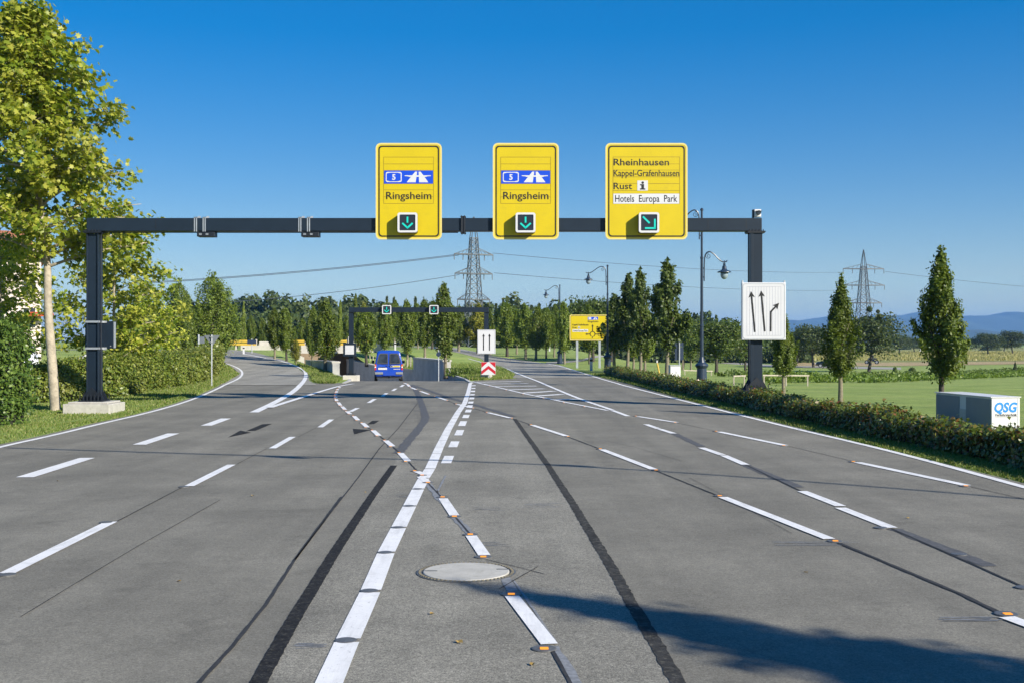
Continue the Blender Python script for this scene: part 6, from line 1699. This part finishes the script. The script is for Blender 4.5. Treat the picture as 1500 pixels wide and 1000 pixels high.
# ---------------------------------------------------------------- far wood
rs = np.random.RandomState(77); C = []; N = []; S = []
def wood_tree(x, d, top, kind):
    z = Tz(x, d); H = top
    n = int(300 * (1.0 if kind else .75)); R_ = H * (.34 if kind else .17)
    dd = unit(rs.normal(size=(n, 3)))
    if kind:      # round crown of several lobes
        lob = rs.normal(size=(7, 3)) * np.array([R_*.5, R_*.5, H*.15]); l = lob[rs.randint(0, 7, n)]
        pos = np.array([x, d, z + H*.66])[None] + l + dd * R_ * .48 * rs.uniform(.65, 1.05, (n, 1))
    else:         # spruce
        t = rs.uniform(0, 1, n) ** .8; r = R_ * (1 - t) * (.6 + .4*np.abs(np.sin(t*26))) * np.sqrt(rs.uniform(.3, 1, n)); a = rs.uniform(0, 6.28, n)
        pos = np.stack([x + r*np.cos(a), d + r*np.sin(a), z + H*(.12 + .9*t)], 1); dd = np.stack([np.cos(a), np.sin(a), np.full(n, .2)], 1)
    C.append(pos); N.append(dd + rs.normal(size=(n, 3)) * .45 + np.array([[0, 0, .3]])); S.append(np.full(n, 1.15 if kind else .8) * (d/260))
tops_x = [200, 300, 340, 400, 450, 480, 520, 560, 600, 640, 700, 760, 800, 830, 880, 940, 1000, 1040, 1070, 1100, 1140, 1190]
tops_y = [450, 446, 440, 437, 435, 432, 432, 437, 437, 440, 441, 440, 443, 440, 442, 448, 460, 458, 464, 470, 478, 484]
for k in range(300):
    px = 190 + 1000 * (k + rs.uniform(0, 1)) / 300; row = k % 3
    D = 215 + row * 32 + rs.uniform(-10, 10); x = px2(px, 0, D)[0]
    ty = np.interp(px, tops_x, tops_y) + rs.uniform(-2, 9) + (0 if row == 2 else 10 * (2 - row))
    H = px2(0, ty, D)[1] - Tz(x, D)
    wood_tree(x, D, max(2.5, H), 1 if (px < 560 and rs.uniform() < .9) or rs.uniform() < .42 else 0)
C = np.concatenate(C); N = np.concatenate(N); S = np.concatenate(S)
# undergrowth that closes the foot of the wood
m = 9000; px = rs.uniform(190, 1190, m); D = rs.uniform(205, 215, m); x = (px - 750)/F*D
tyv = np.interp(px, tops_x, tops_y); zt_ = CAM_H - (tyv + 25 - 500)/F*D; zz = T(x, D) + rs.uniform(0, 1, m) ** 1.2 * np.maximum(.8, zt_ - T(x, D))
C = np.concatenate([C, np.stack([x, D, zz], 1)]); N = np.concatenate([N, rs.normal(size=(m, 3)) + np.array([[0, -.6, .4]])]); S = np.concatenate([S, np.full(m, 1.0)])
me = leaves_mesh('forest', C, N, S, rs, aspect=.8); me.materials.append(L['forest'])
tag(link_mesh('forest', me, None), 'dark green mixed wood closing the view behind the road', 'wood', kind='stuff')

# ---------------------------------------------------------------- hills
def hill(name, d0, depth, xs, ys, seed, label):
    rs = np.random.RandomState(seed); n = 140; m = 9; V = []; fl = []
    px = np.linspace(xs[0], xs[-1], n); ty = np.interp(px, xs, ys)
    wob = sum(np.sin(np.linspace(0, f*6.28, n) + rs.uniform(0, 6)) * a for f, a in ((7, 1.6), (15, .9), (33, .45), (60, .25)))
    for j in range(m):
        t = j / (m-1); d = d0 + depth * t; prof = math.sin(math.pi * (0.02 + .96*t)) ** .9
        for i in range(n):
            zt_ = CAM_H - (ty[i] + wob[i] - 500) / F * (d0 + depth*.5)
            V.append(((px[i] - 750) / F * (d0 + depth * .5) , d, -12 + (zt_ + 12) * prof * (1 + .03*math.sin(i*.7 + j))))
    for j in range(m-1):
        for i in range(n-1):
            a = j*n + i; fl += [a, a+1, a+n+1, a+n]
    o = link_mesh(name, fast_mesh(name, np.array(V), np.array(fl), 4), L['hill']); smooth(o)
    tag(o, label, 'hills', kind='structure')
hill('hills', 3600, 700, [900, 1100, 1180, 1260, 1330, 1400, 1500, 1650, 1900], [496, 492, 487, 483, 486, 484, 485, 482, 484], 5, 'low blue-green wooded hills on the right horizon')
hill('mountains', 6000, 1500, [900, 1050, 1120, 1180, 1240, 1300, 1340, 1400, 1470, 1520, 1700, 1950], [497, 482, 474, 468, 466, 462, 461, 464, 460, 461, 463, 468], 6, 'hazy blue mountain ridge on the right horizon')

# ---------------------------------------------------------------- pylons and power lines
def pylon(loc, H, arms, wb, wt, label, rz, group='lattice pylons', lw=.14):
    o = empty('power_pylon', loc, rz, label, 'pylon', group)
    m = MB(); wid = lambda z: wb + (wt - wb) * min(1, z / (H*.84))
    lv = [H*.84*(1 - (1 - t) ** 1.25) for t in np.linspace(0, 1, 13)]
    for sx in (-1, 1):
        for sy in (-1, 1):
            for a, b in zip(lv[:-1], lv[1:]): m.bar((sx*wid(a)/2, sy*wid(a)/2, a), (sx*wid(b)/2, sy*wid(b)/2, b), lw)
            m.bar((sx*wid(H*.84)/2, sy*wid(H*.84)/2, H*.84), (sx*.05, sy*.05, H), lw*.8)
    for a, b in zip(lv[:-1], lv[1:]):
        wa, wb_ = wid(a)/2, wid(b)/2
        for s in (-1, 1):
            m.bar((-wa, s*wa, a), (wb_, s*wb_, b), lw*.55); m.bar((wa, s*wa, a), (-wb_, s*wb_, b), lw*.55)
            m.bar((s*wa, -wa, a), (s*wb_, wb_, b), lw*.55); m.bar((s*wa, wa, a), (s*wb_, -wb_, b), lw*.55)
        for s in (-1, 1): m.bar((-wb_, s*wb_, b), (wb_, s*wb_, b), lw*.5); m.bar((s*wb_, -wb_, b), (s*wb_, wb_, b), lw*.5)
    m.build('lattice_tower', M['pylon'], o)
    for z, half in arms:
        q = MB(); w = wid(z)/2
        for s in (-1, 1):
            for sy in (-1, 1):
                q.bar((s*w, sy*w, z), (s*half, 0, z), lw*1.5); q.bar((s*w, sy*w, z + H*.045), (s*half, 0, z + .05), lw*.6)
            for f in (.3, .55, .8):
                x = s*(w + (half - w)*f); q.bar((x, 0, z), (s*(w + (half-w)*(f-.15)), 0, z + H*.045*(1-f+.15)), lw*.5)
            for f in (1.0, .55): q.tube([(s*half*f, 0, z), (s*half*f, 0, z - H*.045)], lw*.55, 6)
        q.bar((-w, -w, z), (w, -w, z), lw*.7); q.bar((-w, w, z), (w, w, z), lw*.7)
        q.build('cross_arm', M['pylon'], o)
    return o
PD = 205.0; x, _ = px2(694, 0, PD); zg = Tz(x, PD)
pz = lambda v: px2(0, v, PD)[1] - zg
pylon((x, PD, zg), pz(318), ((pz(373), 3.75), (pz(401), 3.6), (pz(439), 3.1)), 3.3, 1.15, 'lattice power pylon rising behind the small gantry', R(22), lw=.15)
P2 = 400.0; x2, _ = px2(1265, 0, P2); zg2 = Tz(x2, P2); pz2 = lambda v: px2(0, v, P2)[1] - zg2
pylon((x2, P2, zg2), pz2(366), ((pz2(394), 7.4), (pz2(418), 7.6), (pz2(444), 6.6)), 6.0, 1.6, 'lattice power pylon far right above the fruit tree with mistletoe', R(4), lw=.22)
def wire(a, b, sag, r, label):
    a = Vector(a); b = Vector(b); n = 24
    pts = [a.lerp(b, i/n) - Vector((0, 0, sag * 4 * (i/n) * (1 - i/n))) for i in range(n+1)]
    tag(MB().tube(pts, r, 5, False).build('power_line', M['cable']), label, 'power line', 'power lines of the pylons')
def pt(u, v, d): q = px2(u, v, d); return (q[0], d, q[1])
wire(pt(672, 374, 204), pt(180, 417, 190), .55, .055, 'upper power line from the pylon to the left')
wire(pt(672, 372.5, 206), pt(180, 415.5, 196), .55, .055, 'upper power line from the pylon to the left')
wire(pt(673, 402.5, 204), pt(330, 443, 195), .5, .05, 'lower power line from the pylon to the left')
wire(pt(722, 371, 206), pt(1236, 399, 400), 1.2, .045, 'thin upper power line from the middle pylon to the far right pylon')
wire(pt(724, 400, 206), pt(1242, 425, 400), 1.2, .045, 'thin lower power line from the middle pylon to the far right pylon')
wire(pt(1297, 398, 400), pt(1660, 428, 620), 1.5, .07, 'thin power line leaving the far pylon to the right')

# ---------------------------------------------------------------- house behind the plane tree
hx0, hz0 = px2(30, 0, 82)[0], 0
o = empty('house', (hx0, 82, Tz(hx0, 82)), R(25), 'pale pink plastered house glimpsed behind the left plane tree', 'house')
k = 82 / F
MB().box(-7, 28*k, 0, 8, 0, px2(0, 392, 82)[1]).build('wall', M['house_wall'], o)
MB().prism_xz([(-7.4, px2(0, 392, 82)[1]), (28*k + .4, px2(0, 392, 82)[1]), (28*k*.2, px2(0, 352, 82)[1]), (-5, px2(0, 352, 82)[1])], -.4, 8.4).build('roof', M['roof'], o)
for u, v in ((12, 430), (12, 478), (-30, 430), (-30, 478)):
    w = MB().box(u*k - .45, u*k + .45, -.03, .05, px2(0, v + 14, 82)[1], px2(0, v - 14, 82)[1]).build('window', M['glass'], o)
    MB().box(u*k - .55, u*k + .55, -.12, .02, px2(0, v + 16, 82)[1], px2(0, v + 14.2, 82)[1]).build('sill', M['concrete_white'], w)
    fr_ = MB(); z0, z1 = px2(0, v + 14, 82)[1], px2(0, v - 14, 82)[1]
    for xx in (u*k - .45, u*k - .03, u*k + .39): fr_.box(xx, xx + .06, -.05, -.031, z0, z1)
    fr_.build('frame', M['sign_white'], w)
MB().prism_xz([(27*k - .9, px2(0, 476, 82)[1]), (27*k + .9, px2(0, 476, 82)[1]), (27*k + .8, px2(0, 470, 82)[1]), (27*k - .8, px2(0, 470, 82)[1])], -1.1, 0).build('awning', M['car_red'], o)

# ---------------------------------------------------------------- motorcyclist on the far track
def skin_mesh(name, J, E, rad, mat, parent=None, sub=1):
    me = bpy.data.meshes.new(name); me.from_pydata(J, E, []); me.update()
    o = link_mesh(name, me, mat, parent)
    sk = o.modifiers.new('skin', 'SKIN'); sk.use_smooth_shade = True
    for i, r in enumerate(rad): me.skin_vertices[0].data[i].radius = (r, r)
    me.skin_vertices[0].data[0].use_root = True
    sb = o.modifiers.new('sub', 'SUBSURF'); sb.levels = sub; sb.render_levels = sub
    return o
p = at(1277, 533)
sc_m = 15.5 * p.y / F / 1.55
mo = empty('motorcycle', p, R(65), 'dark motorcycle on the far track right of the leaning fruit tree trunk', 'motorcycle')
mo.scale = (sc_m,)*3
for y in (-.7, .7):
    w = MB(); w.tube([(-.06, y, .31), (.06, y, .31)], .31, 16); ww = w.build('wheel', M['rubber'], mo)
    MB().tube([(-.07, y, .31), (.07, y, .31)], .17, 12).build('rim', M['alu'], ww)
f = MB(); f.tube([(0, -.7, .31), (0, -.2, .55), (0, .35, .80), (0, .7, .31)], [.05, .14, .16, .04], 8).tube([(0, -.75, .78), (0, -.2, .78)], [.10, .14], 8); bevel(f.build('frame', M['car_black'], mo), .02)
MB().tube([(-.36, .3, 1.02), (0, .42, .98), (.36, .3, 1.02)], .02, 6).build('handlebar', M['steel_dark'], mo)
rd = empty('person', p, R(65), 'rider in dark clothes and pale helmet sitting on the motorcycle', 'person')
rd.scale = (sc_m,)*3
J = [(0, -.25, .85), (0, -.18, 1.1), (0, -.08, 1.32), (0, -.04, 1.42), (0, -.01, 1.55), (.2, -.08, 1.30), (.28, .08, 1.08), (.30, .28, 1.05), (-.2, -.08, 1.30), (-.28, .08, 1.08), (-.30, .28, 1.05), (.16, .05, .82), (.18, .1, .45), (.18, .22, .38), (-.16, .05, .82), (-.18, .1, .45), (-.18, .22, .38)]
E = [(0, 1), (1, 2), (2, 3), (3, 4), (2, 5), (5, 6), (6, 7), (2, 8), (8, 9), (9, 10), (0, 11), (11, 12), (12, 13), (0, 14), (14, 15), (15, 16)]
skin_mesh('body', J, E, [.15, .15, .17, .06, .10, .08, .055, .045, .08, .055, .045, .09, .065, .05, .09, .065, .05], M['steel_dark'], rd)
MB().lathe([(.10, -.12), (.135, -.05), (.14, .03), (.10, .11), (.03, .14)], 14, (0, 0, 1.58)).build('helmet', M['sign_white'], rd)

# ---------------------------------------------------------------- overhead cable right of the camera (only its shadow shows)
oc = empty('overhead_cable', (6, 12, 8), 0, 'overhead street cable with two hanging lamps above the camera side, seen by its shadow', 'cable')
def up(sx, sd, h): return Vector((sx + 1.43*h, sd - 1.25*h, h)) - Vector((6, 12, 8))
sh = [(-9.5, 21.2), (-4.8, 19.8), (-1.2, 19.0), (1.62, 17.8), (4.2, 16.1), (6.55, 14.3), (9.5, 11.8)]
MB().tube(sm3([up(a, b, 7.5) for a, b in sh], 2), .046, 8).build('cable', M['plastic'], oc)
for a, b in ((-3.9, 19.45), (.9, 18.15)):
    c = up(a, b, 7.28); dv = (up(a + .9, b - .33, 7.28) - c)
    MB().tube([c - dv*.5, c - dv*.2, c + dv*.2, c + dv*.5], [.02, .09, .10, .02], 10).build('lamp_body', M['steel_dark'], oc)

# ---------------------------------------------------------------- haze
hz = MB().box(-9000, 9000, -400, 9500, -15, 200).build('haze', None)
hm = bpy.data.materials.new('haze_air'); hm.use_nodes = True; nt = hm.node_tree; nt.nodes.clear()
ho = nt.nodes.new('ShaderNodeOutputMaterial'); hv = nt.nodes.new('ShaderNodeVolumePrincipled')
hv.inputs['Color'].default_value = (0.22, 0.50, 1.0, 1)
hv.inputs['Density'].default_value = HAZE
hv.inputs['Anisotropy'].default_value = 0.0
nt.links.new(hv.outputs[0], ho.inputs['Volume'])
hz.data.materials.append(hm)
tag(hz, 'thin blue summer haze in the air over the plain', 'haze', kind='stuff')
